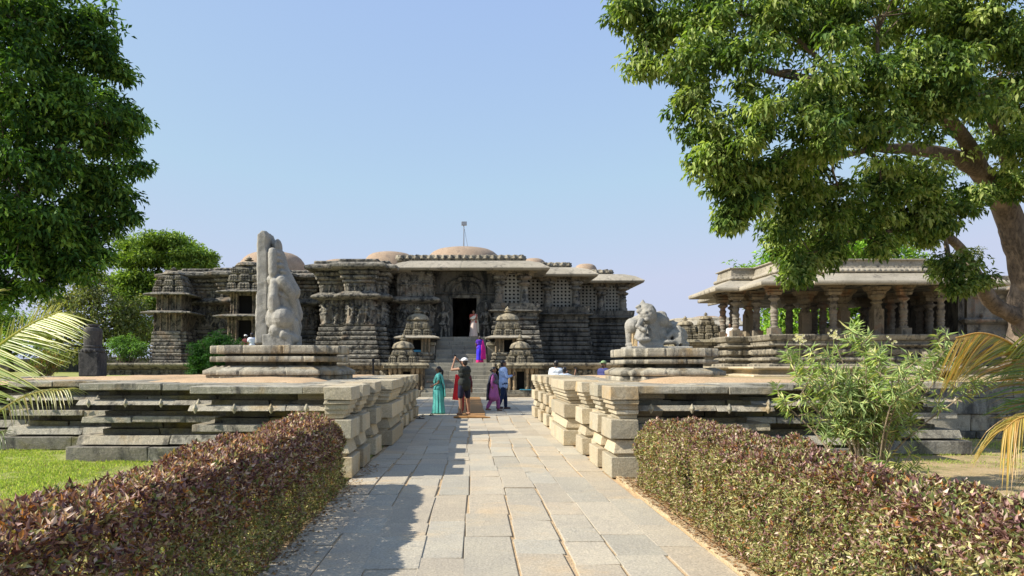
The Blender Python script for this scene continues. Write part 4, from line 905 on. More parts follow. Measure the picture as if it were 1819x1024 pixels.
def square(x,y,z0,z1,r):
    h=z1-z0; mb=MB(VO); mb.box(x-r,x+r,y-r,y+r,z0,z0+.62*h,(1.1,1.,.85),.005); mb.lathe(x,y,[(r*1.1,z0+.62*h),(r*.9,z0+.68*h),(r*.75,z0+.7*h),(r*1.2,z0+.74*h),(r*.8,z0+.77*h),(r*1.5,z0+.82*h),(r*1.6,z0+.86*h)],8,(1,.95,.8),rot=PI/8)
    mb.box(x-r*1.5,x+r*1.5,y-r*1.2,y+r*1.2,z0+.862*h,z0+.92*h,(1,.9,.75),0,bi=.06); mb.box(x-r*2.4,x+r*2.4,y-r*1.3,y+r*1.3,z0+.922*h,z1,(1,.9,.75),0,bi=.1); mb.build('square_pillar','pillar_stone',PV,bevel=.015)
ZE=5.28
for px,Y in ((1307,36.55),(1375,34.05),(1344,36.6),(1480,34.05),(1605,34.05),(1671,34.1),(1284,38.3),(1301,39.5)): turned(wx(px,Y),Y,2.85,ZE,.165)
for px,Y in ((1330,37.6),(1557,34.4),(1498,35.7),(1430,36.6)): square(wx(px,Y),Y,2.5,ZE,.235)
for px,Y in ((1402,38.),(1446,38.),(1462,37.),(1534,40.),(1583,37.5),(1634,39.),(1651,36.8)): turned(wx(px,Y),Y,2.5,ZE,.185)
mb=MB(VO)
mb.prism([(12.95,36.4),(14.05,36.4),(14.05,33.8),(22.5,33.8),(24.3,35.7),(24.3,47),(16.5,47),(15.4,40.9),(14.1,40.9),(14.1,38.4),(12.95,38.4)],ZE-.02,ZE+.32); mb.build('ceiling','base_stone',PV)
mb=MB(VO); mb.box(23.9,24.2,36.2,44.8,2.5,ZE,(1,1,1)); mb.build('inner_backing_wall','base_stone',PV)
EP=[(15.2,44),(15.2,41.),(14.,41.),(14.,38.5),(12.75,38.5),(12.75,36.3),(13.9,36.3),(13.9,33.65),(16.1,33.65),(16.1,33.3),(20.6,33.3),(20.6,33.7),(22.9,33.7),(22.9,36.6)]
pr=[(-.5,5.36),(.0,5.34),(.95,5.16),(1.02,5.14),(1.06,5.18),(1.06,5.32),(.98,5.36),(.5,5.56),(.02,5.78),(-.1,5.80),(-.2,5.8)]
piece_o([sweep(EP,pr,.12,.07,None,rough=.004,orig=VO,tint=block_tint([0],1.5,.1,7))],'eave','eave_stone')
def rp(U,Z,u0,u1):
    H=np.zeros(U.shape); beads(H,U,Z,u0,u1,5.83,5.97,.24,.07); return H
piece_o([sweep(EP,[(-.2,5.76),(.02,5.8),(.05,5.84),(.0,5.98),(-.08,6.0),(-.08,6.05),(-.12,6.35),(-.02,6.37),(-.02,6.42),(-.6,6.45)],.05,.04,rp,rough=.008,orig=VO,tint=block_tint([0],1.0,.15,1))],'parapet','eave_stone')
mb=MB(VO); mb.prism([(13.1,36.7),(14.2,36.7),(14.2,34.0),(22.6,34.0),(22.6,44),(15.6,44),(15.6,40.7),(14.3,40.7),(14.3,38.2),(13.1,38.2)],5.7,6.40); mb.build('roof','eave_stone',PV)
# side block with steps, left of the pavilion, carrying two little shrines
mb=MB(VO); mb.box(10.75,13.2,37.7,41.,1.5,2.62,None,.01); mb.box(10.6,13.3,37.5,41.,2.63,2.78,(1.1,1.1,1),.01); mb.box(10.5,13.4,37.35,41,2.785,2.93,(1.2,1.2,1.1),.012,ti=.05); mb.build('side_block','shrine_stone',PV,bevel=.02)
shrine(wx(1218,38.6),38.7,2.93,1.15,'little domed shrine at the left edge of the pavilion steps block',False,.0,.5,((1.,.36),(.8,.3)),.55,group='little shrines beside the pavilion')
shrine(wx(1257,38.4),38.7,2.93,1.25,'little domed shrine close beside the left pavilion pillars',False,.0,.5,((1.,.40),(.85,.36),(.6,.2)),.42,group='little shrines beside the pavilion')
shrine(wx(1674,24.5),24.8,1.12,.95,'small squat niche shrine on the raised ground right of the oleander',True,.0,.34,((.8,.22),(.72,.18)),.08,mat='shrine_stone',group='little shrines beside the pavilion',niche=.24)
# carved wall further right, under the big tree
def fr(U,Z,u0,u1):
    H=np.zeros(U.shape); L=u1-u0; n=max(1,int(L/.7))
    for k in range(n):
        c=u0+(k+.5)*L/n
        for s in (-.2,.2): seg2(H,U,Z,c+s,4.0,c+s,4.8,.06,.12)
        el(H,U,Z,c,5.0,.3,.12,.14); figure(H,U,Z,c,2.2,1.35,rg,.14,.25)
    beads(H,U,Z,u0,u1,3.72,3.88,.3,.06); return H
WO=(26,36,1.12); WT=thing('carved_building',WO,'pinkish carved stone wall of a smaller building seen under the big tree','building')
WP=[(24.35,39),(24.35,36.2),(26.4,36.2),(26.4,35.7),(29.,35.7),(29.,39)]
V,Q,Cc=sweep(WP,[(.4,1.1),(.4,1.5),(.2,1.55),(.25,1.9),(.1,1.95),(.05,2.2),(0,3.6),(.3,3.7),(.35,3.85),(.05,3.95),(0,5.1),(.5,5.25),(.5,5.35),(.1,5.5),(.1,6.0),(-.6,6.05)],.06,.05,fr,rough=.008,orig=WO,tint=block_tint(np.linspace(1,6,12),.8,.18,5)); link_mesh('carved_wall',np_mesh(V,Q,Cc),'pillar_stone',WT)
mb=MB(WO); mb.box(24.5,28.8,36.5,42,1.12,5.95,(1,1,1)); mb.build('roof','eave_stone',WT)
# far wing with low roof, between temple and pavilion
FO=(17,53,1.12); FW=thing('far_pavilion',FO,'low distant pavilion roof glimpsed between the lion sculpture and the pavilion','pavilion')
FP=[(14.9,60),(14.9,53.6),(16.6,52.6),(19.2,52.6)]
V,Q,Cc=sweep(FP,[(-.5,4.55),(.0,4.5),(1.,4.35),(1.,4.5),(.4,4.75),(.2,4.8),(.2,5.0),(-.2,5.06),(-3,5.1)],.15,.1,None,rough=.006,orig=FO,tint=block_tint([0],1.4,.12,7)); link_mesh('eave',np_mesh(V,Q,Cc),'eave_stone',FW)
mb=MB(FO); mb.box(15.4,19,54.5,60,1.1,4.5,(1,1,1)); mb.build('back_wall','temple_stone',FW)
mb=MB(FO); mb.prism([(14.6,53),(19,52.2),(19,56),(14.6,56)],1.1,3.0); mb.build('plinth','shrine_stone',FW)
for x in (15.3,16.9,18.6): 
    mb=MB(FO); mb.lathe(x,53.1,pillar_prof(3.0,4.75,.2),12,(1,1,1)); mb.build('pillar','pillar_stone',FW)
mb=MB(FO); mb.ball((18.2,57,4.5),(2.1,2.2,.95),(1,1,1),24,10); mb.build('brick_dome','dome_brick',FW,smooth=True)
# ---------------------------------------------------------------- boundary wall and left background
BO=(15,16.4,0); BW=thing('boundary_wall',BO,'coursed granite block wall retaining the raised ground beside the right platform','wall')
z=0; 
for k,h in enumerate((.16,.37,.36,.34)):
    mb=MB(BO); x=8.6+random.uniform(0,.3)
    while x<22:
        n=x+random.uniform(.75,1.6); mb.box(x+.005,n-.005,16.25+.02*(k%2)-.05*(k==0)+random.uniform(-.01,.01),16.9,z+.004,z+h-.004,None,.008); x=n
    mb.build('wall_course','mossy_stone' if k!=1 else 'platform_stone',BW,bevel=.014); z+=h
o=(-20,62,0); 
mb=MB(o); x=-46
while x<-22:
    n=x+random.uniform(1,2.2); mb.box(x,n-.01,62,62.6,.9,2.3+random.uniform(-.15,.2),None,.05); x=n
tag(mb.build('rubble_wall','rubble_stone',None,bevel=.05),'dark low rubble wall under the trees behind the dark pillar','wall')
# dark turned pillar on the far left of the platform
o=(wx(165,22.4),22.4,1.28); T=thing('stone_pillar',o,'dark free-standing stone pillar with square base and round top','pillar'); x,y,z=o
mb=MB(o); mb.box(x-.29,x+.29,y-.29,y+.29,z,z+.72,(1,1,1),.01); mb.build('square_base','dark_pillar_stone',T,bevel=.03)
def band(U,Z,u0,u1):
    H=np.zeros(U.shape); beads(H,U,Z,u0,u1,z+.72,z+.86,.19,.05); return H
mb=MB(o); mb.lathe(x,y,[(.30,z+.72),(.32,z+.78),(.27,z+.86),(.29,z+.9),(.25,z+.93),(.26,z+1.1),(.27,z+1.36),(.25,z+1.45),(.17,z+1.49),(.16,z+1.52),(.21,z+1.53),(.2,z+1.57),(.05,z+1.58)],28,(1,1,1)); 
for k in range(14): a=2*PI*k/14; mb.ball((x+.30*math.cos(a),y+.30*math.sin(a),z+.76),(.05,.05,.06),(1,1,1),8,5)
mb.build('turned_shaft','dark_pillar_stone',T,smooth=False)
# door mat runner
mb=MB((0,30,0)); y=22.6; 
vs=[];nx=8
for i in range(61):
    yy=22.6+i*(37.4-22.6)/60
    for j in range(nx): vs.append((-.43+j*.92/(nx-1)+.02*math.sin(yy*1.3),yy,.012+.008*random.random()+(.03*math.sin(j*1.2) if i<2 else 0)*.4))
mb.add(vs,[(i*nx+j,i*nx+j+1,(i+1)*nx+j+1,(i+1)*nx+j) for i in range(60) for j in range(nx-1)],(1,1,1)); 
T=thing('coir_runner',(0,30,0),'long orange-brown coir runner laid along the paving to the steps','runner')
a=mb.build('woven_strip','coir',T); sd=a.modifiers.new('s','SOLIDIFY'); sd.thickness=.012
mb=MB((0,30,0)); mb.tube([(-.50,22.58,.03),(-.1,22.54,.04),(.3,22.57,.03),(.62,22.55,.025)],[.03,.04,.035,.02],8,(.9,.9,.9),.6); mb.build('rolled_end','coir',T)
# cast off footwear by the wall
def slipper(x,y,a,c,label):
    T=thing('sandal',(x,y,0),label,'sandal','sandals left at the foot of the left wall',a); 
    mb=MB(); mb.prism([(-.04,-.12),(.04,-.12),(.05,.02),(.045,.12),(0,.15),(-.045,.12),(-.05,.02)],.004,.028,c); mb.build('sole','cloth',T,bevel=.006)
    mb=MB(); mb.tube([(-.045,.0,.02),(-.02,.05,.06),(0,.09,.05),(.02,.05,.06),(.045,.0,.02)],[.01]*5,6,(.02,.02,.02)); mb.build('strap','cloth',T)
slipper(wx(752,23.2),23.2,.4,(.5,.4,.28),'tan sandal on the paving beside the woman in teal'); slipper(wx(766,23.6),23.7,-.3,(.04,.035,.03),'black sandal on the paving beside the woman in teal'); slipper(wx(747,22.2),22.2,1.3,(.06,.05,.045),'dark sandal against the far end of the left wall')
# ---------------------------------------------------------------- trees
def sm(pts,n=6):
    """Catmull-Rom through the points"""
    P=[Vector(p) for p in pts]; P=[P[0]*2-P[1]]+P+[P[-1]*2-P[-2]]; out=[]
    for i in range(1,len(P)-2):
        for k in range(n):
            t=k/n; a,b,c,d=P[i-1],P[i],P[i+1],P[i+2]
            out.append(.5*((2*b)+(c-a)*t+(2*a-5*b+4*c-d)*t*t+(3*b-a-3*c+d)*t**3))
    out.append(P[-2]); return out
def limb(mb,pts,r0,r1,n=6,seg=10,wob=.25):
    q=sm(pts,n); m=len(q); mb.tube(q,[r0+(r1-r0)*(k/(m-1))**.8 for k in range(m)],seg,(1,1,1),wob); return q
def crown(blobs,npc,leaf,pal,seed,rc=.36,droop=.5,ori=(0,0,0),wf=.42,down=0.,lite=.35,fold=.2,gap=-.08):
    """blobs: (centre,(rx,ry,rz),clumps). Leaves sit in small sprays on twig ends scattered through each lobe"""
    rg=np.random.default_rng(seed); Ps=[];Cn=[];Ax=[];Sh=[]; cen=[]
    for c,r,n in blobs:
        q=unit(rg.normal(0,1,(n,3))); q[:,2]=q[:,2]*.9+.1; rad=rg.random(n)**.45
        # lobes stay uneven: push clumps by low noise, drop some
        p=q*rad[:,None]; k=np.array([noise.noise(Vector((a[0]*2+c[0],a[1]*2+c[1],a[2]*2+c[2]))) for a in p]); p=p*(1+.45*k[:,None])
        p=np.array(c)+p*np.array(r); hf=np.array([noise.noise(Vector(a)*(.62/max(rc,.1)**.5)) for a in p]); keep=(hf>gap)|(r[0]<.62); p=p[keep]; q=q[keep]; cen.append(p)
        m=len(p); cr=rc*rg.uniform(.6,1.25,m)
        off=unit(rg.normal(0,1,(m,npc,3)).reshape(-1,3)).reshape(m,npc,3)*(rg.random((m,npc,1))**.5)*cr[:,None,None]*np.array([1.15,1.15,.62])
        Ps.append((p[:,None,:]+off).reshape(-1,3)); o=unit((off/ (cr[:,None,None])+np.array([0,0,.1])).reshape(-1,3)); Ax.append(o)
        Sh.append(np.repeat(rg.uniform(.75,1.2,m)*(1+.2*(rg.random(m)<.25)),npc)); Cn.append(np.repeat(rg.random(m),npc))
    P=np.vstack(Ps);O=np.vstack(Ax);S=np.concatenate(Sh);Cr=np.concatenate(Cn); n=len(P)
    D=unit(O*.8+rg.normal(0,.45,(n,3))-np.array([0,0,droop])); NN=unit(O*.6+np.array([0,0,.9])+rg.normal(0,.35,(n,3))); NN=unit(NN-D*(NN*D).sum(1,keepdims=True))
    pal=np.array(pal); ci=np.clip((Cr*len(pal)*.7+rg.random(n)*len(pal)*.5).astype(int),0,len(pal)-1)
    col=pal[ci]*(S*rg.uniform(.75,1.2,n))[:,None]
    L=leaf*rg.uniform(.7,1.25,n); V,T,cc=leaf_arrays(P,D,NN,L,L*wf,col,fold,.25); return V-np.array(ori),T,cc,cen
def tree(name,label,cat,base,limbs,blobs,npc,leaf,pal,seed,barkm='bark_brown',rc=.36,droop=.5,group=None,twig=.02,roots=True,wf=.42,per=.3,gap=-.08):
    T=thing(name,base,label,cat,group); mb=MB(base); pts=[]
    for k,(p,a,b) in enumerate(limbs):
        q=limb(mb,p,a,b,seg=14 if a>.2 else 8); pts+= [(v,a+(b-a)*i/len(q)) for i,v in enumerate(q)]
    mb.build('trunk',barkm,T,smooth=True)
    V,Tr,cc,cen=crown(blobs,npc,leaf,pal,seed,rc,droop,base,wf,gap=gap)
    link_mesh('crown',np_mesh(V,Tr,cc),'tree_leaf',T)
    mb=MB(base); rr=random.Random(seed)
    for (c,r,n),cl in zip(blobs,cen):
        c=Vector(c); best=min(pts,key=lambda t:(t[0]-c).length); s=best[0]; mid=s.lerp(c,.5)+Vector((rr.uniform(-.1,.1),rr.uniform(-.1,.1),.12))*(c-s).length
        q=sm([s,mid,c],5); r0=min(best[1]*.6,twig*2.5); mb.tube(q,[r0*(1-.6*k/(len(q)-1)) for k in range(len(q))],6,(1,1,1))
        for p in cl[:max(3,int(len(cl)*per))]:
            a=q[rr.randint(len(q)//2,len(q)-1)]; b=Vector(p); m_=a.lerp(b,.55)+Vector((rr.uniform(-.1,.1),rr.uniform(-.1,.1),rr.uniform(-.02,.15)))*(b-a).length
            mb.tube([a,m_,b],[r0*.35,r0*.25,twig*.25],4,(1,1,1))
    mb.build('branches',barkm,T); return T
def PB(lst,dep,k=1.,sq=.85,dens=1.):
    """lobes listed as (sight x, sight y, radius, distance) turned into world ellipsoids"""
    out=[]
    for px,py,r,Y in lst:
        R_=r/F*Y; out.append((wp(px,py,Y),(R_,R_*dep,R_*sq),max(9,int(dens*R_*R_*k+3)))) 
    return out
DG=[(.035,.075,.018),(.07,.125,.028),(.12,.19,.04),(.21,.29,.06),(.36,.42,.14)]
# the big tree on the right
RT=[(1128,18,46,14.5),(1180,70,52,14.5),(1250,20,80,14),(1350,30,90,14),(1450,40,95,14.5),(1560,30,90,15),(1660,40,95,15.5),(1770,50,95,15),(1810,160,85,15.5),
 (1150,115,28,14.2),(1240,115,55,13.6),(1330,120,68,13.2),(1430,140,85,13.2),(1530,150,85,13.6),(1640,150,85,14),(1740,170,75,14),
 (1228,180,34,13.6),(1262,225,42,13.5),(1282,280,52,13.4),(1360,215,66,13),(1455,240,76,13),(1550,240,70,13.4),(1650,215,60,14.2),(1250,285,24,13.5),
 (1290,335,36,14),(1300,372,22,14),(1296,395,13,14),(1330,365,26,14),(1340,320,50,14),(1405,320,58,14.5),(1490,335,70,15),(1565,330,58,15.5),(1630,330,50,16),(1395,395,46,15),(1460,415,54,15.5),(1545,405,52,16),(1612,400,46,16.5),(1420,462,32,15),(1415,492,22,14.8),(1478,455,28,15.5),(1560,440,22,16),(1668,385,48,16.5),(1720,350,35,17),(1690,470,34,17),(1700,508,22,17),(1740,500,16,17.5),(1640,420,25,17),(1800,330,40,18),(1790,260,55,17)]
rb=PB(RT,1.15,85.,.85,1.)
rb+=[((9,16,13.5),(3.5,3.5,1.8),260),((14,18,13),(3.5,3.5,2),260),((5,17,12.),(2.2,2.2,1.4),120),((17.5,19,9),(3,3,3.),200),((16,23,10),(4,3,3),240)]
tb=(14.75,19.2,1.1)
tree('broadleaf_tree','huge spreading broadleaf tree with thick forked brown trunk at the right edge','tree',tb,[
 ([(14.75,19.2,.9),(14.72,19.2,2.2),(14.75,19.2,3.6),(14.9,19.1,5.2),(14.7,19,7.5),(14.5,18.8,10.5)],.86,.30),
 ([(14.7,19.2,3.3),wp(1812,440,19),wp(1786,372,18.8),wp(1748,312,18.3),wp(1700,282,17.6),wp(1630,266,16.6),wp(1560,262,15.6),wp(1470,235,14.6)],.42,.05),
 ([(14.5,19.2,2.75),wp(1772,545,18.9),wp(1742,505,18.5),wp(1718,462,18.1),wp(1695,430,17.7),wp(1640,400,17),wp(1560,385,16.2)],.24,.05),
 ([wp(1786,372,18.8),wp(1790,280,18),wp(1750,190,16.5),wp(1690,110,15.5)],.24,.06),
 ([wp(1748,312,18.3),wp(1700,230,17),wp(1620,180,15.5),wp(1500,150,14.4),wp(1380,130,14),wp(1250,90,14)],.2,.035),
 ([wp(1560,262,15.6),wp(1440,290,14.5),wp(1340,300,14)],.07,.025),
 ([wp(1640,400,17),wp(1540,420,16),wp(1440,450,15.3)],.06,.02),
 ([wp(1500,150,14.4),wp(1400,60,14.2),wp(1280,20,14.2),wp(1160,40,14.4)],.06,.02)],
 rb,62,.135,DG,31,'bark_brown',.27,.7,twig=.022)
# the big tree on the left
LT=[(40,40,110,24),(140,50,75,25),(190,105,50,25.5),(212,80,26,25.5),(60,170,120,24),(170,190,75,25),(232,215,42,26),(262,222,22,26.2),(225,265,45,26),(140,290,80,25),(40,310,110,24),(205,330,48,26),(238,352,26,26),(258,385,13,26.2),(160,390,62,25.5),(70,420,85,24.5),(215,400,26,26),(140,455,42,25.5),(60,490,60,25),(10,510,55,25),(105,500,38,25),(160,480,30,25.2),(0,460,60,25),(120,440,60,25),(195,455,22,25.5),(275,296,11,26.3),(240,130,22,26),(200,30,22,25.5),(180,440,28,25.8)]
lb=PB([(x-26,y,r,Y) for x,y,r,Y in LT],1.2,60.,.9,1.)
lb+=[((-20,26,12),(4,4,4),200),((-23,26,8),(4,4,4),150),((-16.5,27,14.5),(3.5,3.5,2.2),140),((-14.6,28.5,11.),(1.6,2.6,1.6),90),((-16.,31,9.5),(2.,2.6,2.),80),((-16,30.5,12.5),(2.2,2.6,1.6),80)]
lt=(-21,25.5,1.05)
tree('broadleaf_tree','tall dense dark green broadleaf tree filling the left edge of the view','tree',lt,[
 ([(-21,25.5,.9),(-20.8,25.5,3.5),(-20,25.5,6.5),(-19,25.5,9.5),(-18,25.5,13)],.6,.2),
 ([(-20.2,25.5,6),wp(0,380,25),wp(70,300,25),wp(140,230,25.2),wp(200,215,25.6)],.25,.05),
 ([(-20.5,25.5,4.8),wp(10,450,25),wp(80,440,25.2),wp(150,410,25.6)],.18,.04),
 ([(-19.6,25.5,7.5),wp(0,230,24.6),wp(50,130,24.6),wp(120,80,25)],.2,.04)],
 lb,30,.24,[(.025,.065,.014),(.04,.095,.02),(.075,.155,.03),(.20,.32,.06)],41,'bark_brown',.40,.5,twig=.03)
# trees beyond the temple
YG=[(.16,.25,.045),(.23,.34,.06),(.32,.42,.08),(.11,.17,.04)]
OL=[(.22,.23,.08),(.29,.28,.11),(.17,.20,.07),(.12,.14,.05)]
g='trees beyond the temple grounds'
def bt(px,Y): return (wx(px,Y),Y,.9)
b=[]
for px,py,rx,rz in ((250,440,40,9),(300,432,48,9),(345,455,36,7),(225,465,34,9),(280,462,46,10),(330,478,34,8),(360,470,22,6),(255,495,40,12),(240,520,40,14),(330,520,34,12),(310,550,34,14),(215,505,30,12),(305,505,36,12),(275,535,42,16),(225,550,32,20),(300,560,26,18),(250,590,42,20)):
    R_=rx/F*68; b.append((wp(px,py,68),(R_,R_*1.2,rz/F*68),int(46*R_*R_)))
tree('rain_tree','wide layered rain tree with bright yellow-green top beyond the left wing','tree',bt(290,68),[
 ([bt(290,68),wp(288,600,68),wp(282,560,68)],.55,.42),([wp(282,560,68),wp(262,520,68),wp(240,485,68),wp(228,468,68)],.3,.06),([wp(282,560,68),wp(296,520,68),wp(320,490,68),wp(345,468,68)],.3,.06),([wp(286,570,68),wp(282,500,68),wp(280,450,68)],.28,.05),([wp(282,560,68),wp(250,540,68),wp(222,515,68)],.18,.05)],
 b,30,.34,YG,51,'bark_dark',.75,.1,g,.05,gap=-.16)
b=PB([(160,500,30,56),(140,535,36,56),(185,540,36,56),(120,575,34,56),(165,585,40,56),(205,580,26,56),(135,620,34,56),(100,545,34,57),(235,560,34,57),(245,610,30,57),(95,610,34,57),(180,625,32,56),(225,600,22,56)],1.1,16,1.1,1.)
tree('shaggy_tree','olive-green shaggy tree between the dark pillar and the rain tree','tree',bt(165,56),[([bt(165,56),wp(165,590,56),wp(160,520,56)],.3,.08)],b,28,.30,OL,52,'bark_dark',.7,.3,g,.05,gap=-.4)
b=PB([(10,575,40,60),(40,600,36,60),(75,590,30,60),(-30,560,50,60),(20,620,30,60),(70,625,22,60)],1.1,14,1.,1.)
tree('leafy_tree','mid green tree at the far left edge behind the palm frond','tree',bt(20,60),[([bt(20,60),wp(15,600,60)],.3,.1)],b,28,.28,YG,53,'bark_dark',.7,.3,g,.05,gap=-.4)
def bush(name,label,cat,base,blobs,npc,leaf,pal,seed,rc=.2,group=None):
    T=thing(name,base,label,cat,group); V,Tr,cc,cen=crown(blobs,npc,leaf,pal,seed,rc,.2,base,gap=-.3); link_mesh('foliage',np_mesh(V,Tr,cc),'tree_leaf',T)
    mb=MB(base)
    for cl in cen:
        for p in cl[:8]:
            b0=Vector(base)+Vector((random.uniform(-.1,.1),random.uniform(-.1,.1),0)); p=Vector(p); mb.tube([b0,b0.lerp(p,.5)+Vector((0,0,.1)),p],[.03,.02,.008],5)
    mb.build('stems','bark_brown',T)
bush('round_bush','dense dark green bush in front of the left temple wing','bush',(wx(384,33),33,1.05),PB([(385,640,44,33),(360,630,26,33),(410,625,24,33),(385,612,24,33),(352,655,20,33),(418,650,18,33)],1.,340,1.,1.),22,.10,[(.02,.07,.015),(.03,.095,.02),(.045,.12,.025)],61,.16)
bush('light_shrub','small bright green shrub with spreading top right of the dark pillar','shrub',(wx(225,44),44,1.),PB([(205,612,16,44),(225,606,18,44),(245,612,17,44),(215,622,18,44),(240,626,18,44),(225,636,12,44)],1.,70,.7,1.),24,.13,[(.14,.27,.06),(.20,.34,.08),(.10,.2,.04)],62,.26)
bush('flowering_shrub','small reddish-green shrub left of the dark pillar','shrub',(wx(82,30),30,1.),PB([(82,642,18,30),(65,650,15,30),(98,650,15,30),(82,656,18,30)],1.,120,.9,1.),20,.07,[(.14,.2,.04),(.2,.24,.05),(.32,.15,.06)],63,.16)
b=PB([(1330,500,40,72),(1390,470,44,72),(1440,450,46,72),(1500,440,50,72),(1560,445,48,72),(1610,465,36,72),(1380,520,60,72),(1460,510,80,72),(1550,510,80,72),(1400,580,60,72),(1500,585,70,72),(1590,575,60,72),(1650,560,50,72)],1.,13.,.75,1.)
tree('broadleaf_tree','bright green broad tree rising behind the pillared pavilion','tree',bt(1480,72),[([bt(1480,72),wp(1480,590,72),wp(1475,500,72)],.5,.2),([wp(1480,590,72),wp(1420,540,72),wp(1390,490,72)],.3,.08),([wp(1480,590,72),wp(1540,530,72),wp(1570,470,72)],.3,.08)],b,24,.42,[(.17,.32,.04),(.23,.40,.05),(.30,.46,.07)],54,'bark_dark',.95,.2,g,.06,gap=-.35)
b=PB([(1715,455,12,90),(1735,450,9,90),(1720,470,16,90),(1700,462,8,90)],1.,.8,.8,1.)
tree('thin_tree','sparse distant tree top showing between the trunk and hanging leaves','tree',bt(1718,90),[([bt(1718,90),wp(1718,520,90),wp(1718,465,90)],.2,.05)],b,16,.34,OL,55,'bark_dark',.7,.2,g,.04)
b=PB([(1790,488,12,80),(1800,500,16,80),(1810,484,10,80)],1.,.8,.8,1.)
# ---------------------------------------------------------------- palms
def palm(label,base,fronds,seed,cat='palm'):
    T=thing('coconut_palm',base,label,cat,'young coconut palms at the edges of the view'); rg=random.Random(seed)
    mb=MB(base); mb.tube(sm([base,(base[0]+.05,base[1],base[2]+.5),(base[0],base[1],base[2]+.9)],4),[.2,.19,.18,.17,.16,.15,.14,.13,.12],12,(1,1,1),.3); mb.build('trunk','bark_brown',T)
    for pts,ll,c0,c1,sag,n,tw in fronds:
        q=sm(pts,8); m=len(q); mb=MB(base); mb.tube(q,[.018*(1-.8*k/(m-1)) for k in range(m)],6,(c1[0]*1.1,c1[1]*1.,c1[2]))
        for k in range(n):
            t=.12+.87*k/n; i=min(int(t*(m-1)),m-2); f=t*(m-1)-i; p=q[i].lerp(q[i+1],f); d=(q[i+1]-q[i]).normalized(); side=d.cross(Vector(tw[:3])).normalized(); up=side.cross(d)
            for s in ((-1,1) if len(tw)==3 else (tw[3],)):
                L=ll*(.55+.6*math.sin(PI*min(1,t*.9+.08)))*rg.uniform(.85,1.1); a=rg.uniform(.45,.6)+.5*t; dr=(side*s*math.cos(a)+d*math.sin(a)+up*rg.uniform(.0,.25)).normalized(); w=.0095*rg.uniform(.8,1.2)
                c=[c0[j]+(c1[j]-c0[j])*min(1,max(0,rg.gauss(t*t*1.15,.12))) for j in range(3)]; u=rg.uniform(.8,1.15); c=tuple(x*u for x in c)
                vs=[];nn=6; wd=dr.cross(up).normalized() if abs(dr.dot(up))<.95 else d
                for z in range(nn+1):
                    e=z/nn; pp=p+dr*(L*e)+Vector((0,0,-1))*(sag*L*e*e*rg.uniform(.9,1.1)); ww=w*(1-e)**.6*(.5+e*1.2 if e<.3 else .86)
                    vs+= [pp-wd*ww, pp+up*(-ww*.5), pp+wd*ww]
                fs=[]
                for z in range(nn): b_=z*3; fs+=[(b_,b_+1,b_+4,b_+3),(b_+1,b_+2,b_+5,b_+4)]
                mb.add(vs,fs,c)
        mb.build('frond','palm_leaf',T)
Gp=(.13,.17,.03); Yp=(.42,.38,.10); Op=(.50,.30,.08); Dp=(.05,.08,.02)
palm('young coconut palm whose pale yellow-green fronds enter at the left edge',(-5.9,6.6,0),[
 ([(-5.8,6.5,.5),wp(-130,790,6.3),wp(-90,710,6.2),wp(-50,655,6.1),wp(0,612,6.),wp(55,575,5.95),wp(110,552,5.9)],.62,(.26,.33,.06),(.50,.50,.14),.10,100,(0,-1,.1,1)),
 ([(-5.8,6.5,.5),wp(-130,790,6.3),wp(-90,710,6.22),wp(-50,655,6.12),wp(0,612,6.02),wp(55,575,5.97),wp(108,553,5.92)],.20,(.26,.30,.07),(.50,.46,.14),.05,50,(0,-1,.1,-1)),
 ([(-5.8,6.5,1.1),wp(-160,790,6.3),wp(-30,745,6.),wp(50,702,5.9),wp(128,690,5.8)],.26,Dp,(.34,.32,.08),.75,52,(0,-.5,.9)),
 ([(-5.8,6.6,1.1),wp(-190,640,6.6),wp(-90,560,6.5),wp(-20,525,6.4)],.45,Gp,Yp,.4,40,(0,-.6,.8)),
 ([(-5.8,6.5,1.),wp(-150,830,6.2),wp(-70,790,6.),wp(10,765,5.9)],.3,Dp,Gp,.9,36,(0,-.4,.9))],71)
palm('young coconut palm whose orange-tipped drooping fronds enter at the right edge',(6.6,6.3,0),[
 ([(6.4,6.2,.6),wp(1915,800,6.),wp(1870,725,5.95),wp(1835,655,5.9),wp(1795,610,5.85),wp(1745,592,5.8),wp(1698,600,5.75)],.62,(.07,.13,.03),(.60,.40,.11),.30,130,(0,-1.,.12,-1)),
 ([(6.4,6.2,.8),wp(1960,760,6.),wp(1915,690,6.),wp(1880,625,5.95),wp(1850,600,5.9),wp(1822,590,5.85)],.5,Dp,(.30,.28,.07),.2,70,(0,-1,.1,-1)),
 ([(6.5,6.2,1.),wp(1980,790,5.9),wp(1880,738,5.8),wp(1815,742,5.7),wp(1782,765,5.7)],.34,(.2,.2,.04),(.55,.38,.10),1.1,44,(0,-.6,.8)),
 ([(6.5,6.2,.9),wp(2020,740,6.3),wp(1930,670,6.3),wp(1850,640,6.3),wp(1800,640,6.3)],.42,Dp,(.09,.13,.03),.12,70,(0,-1.,.1))],72)
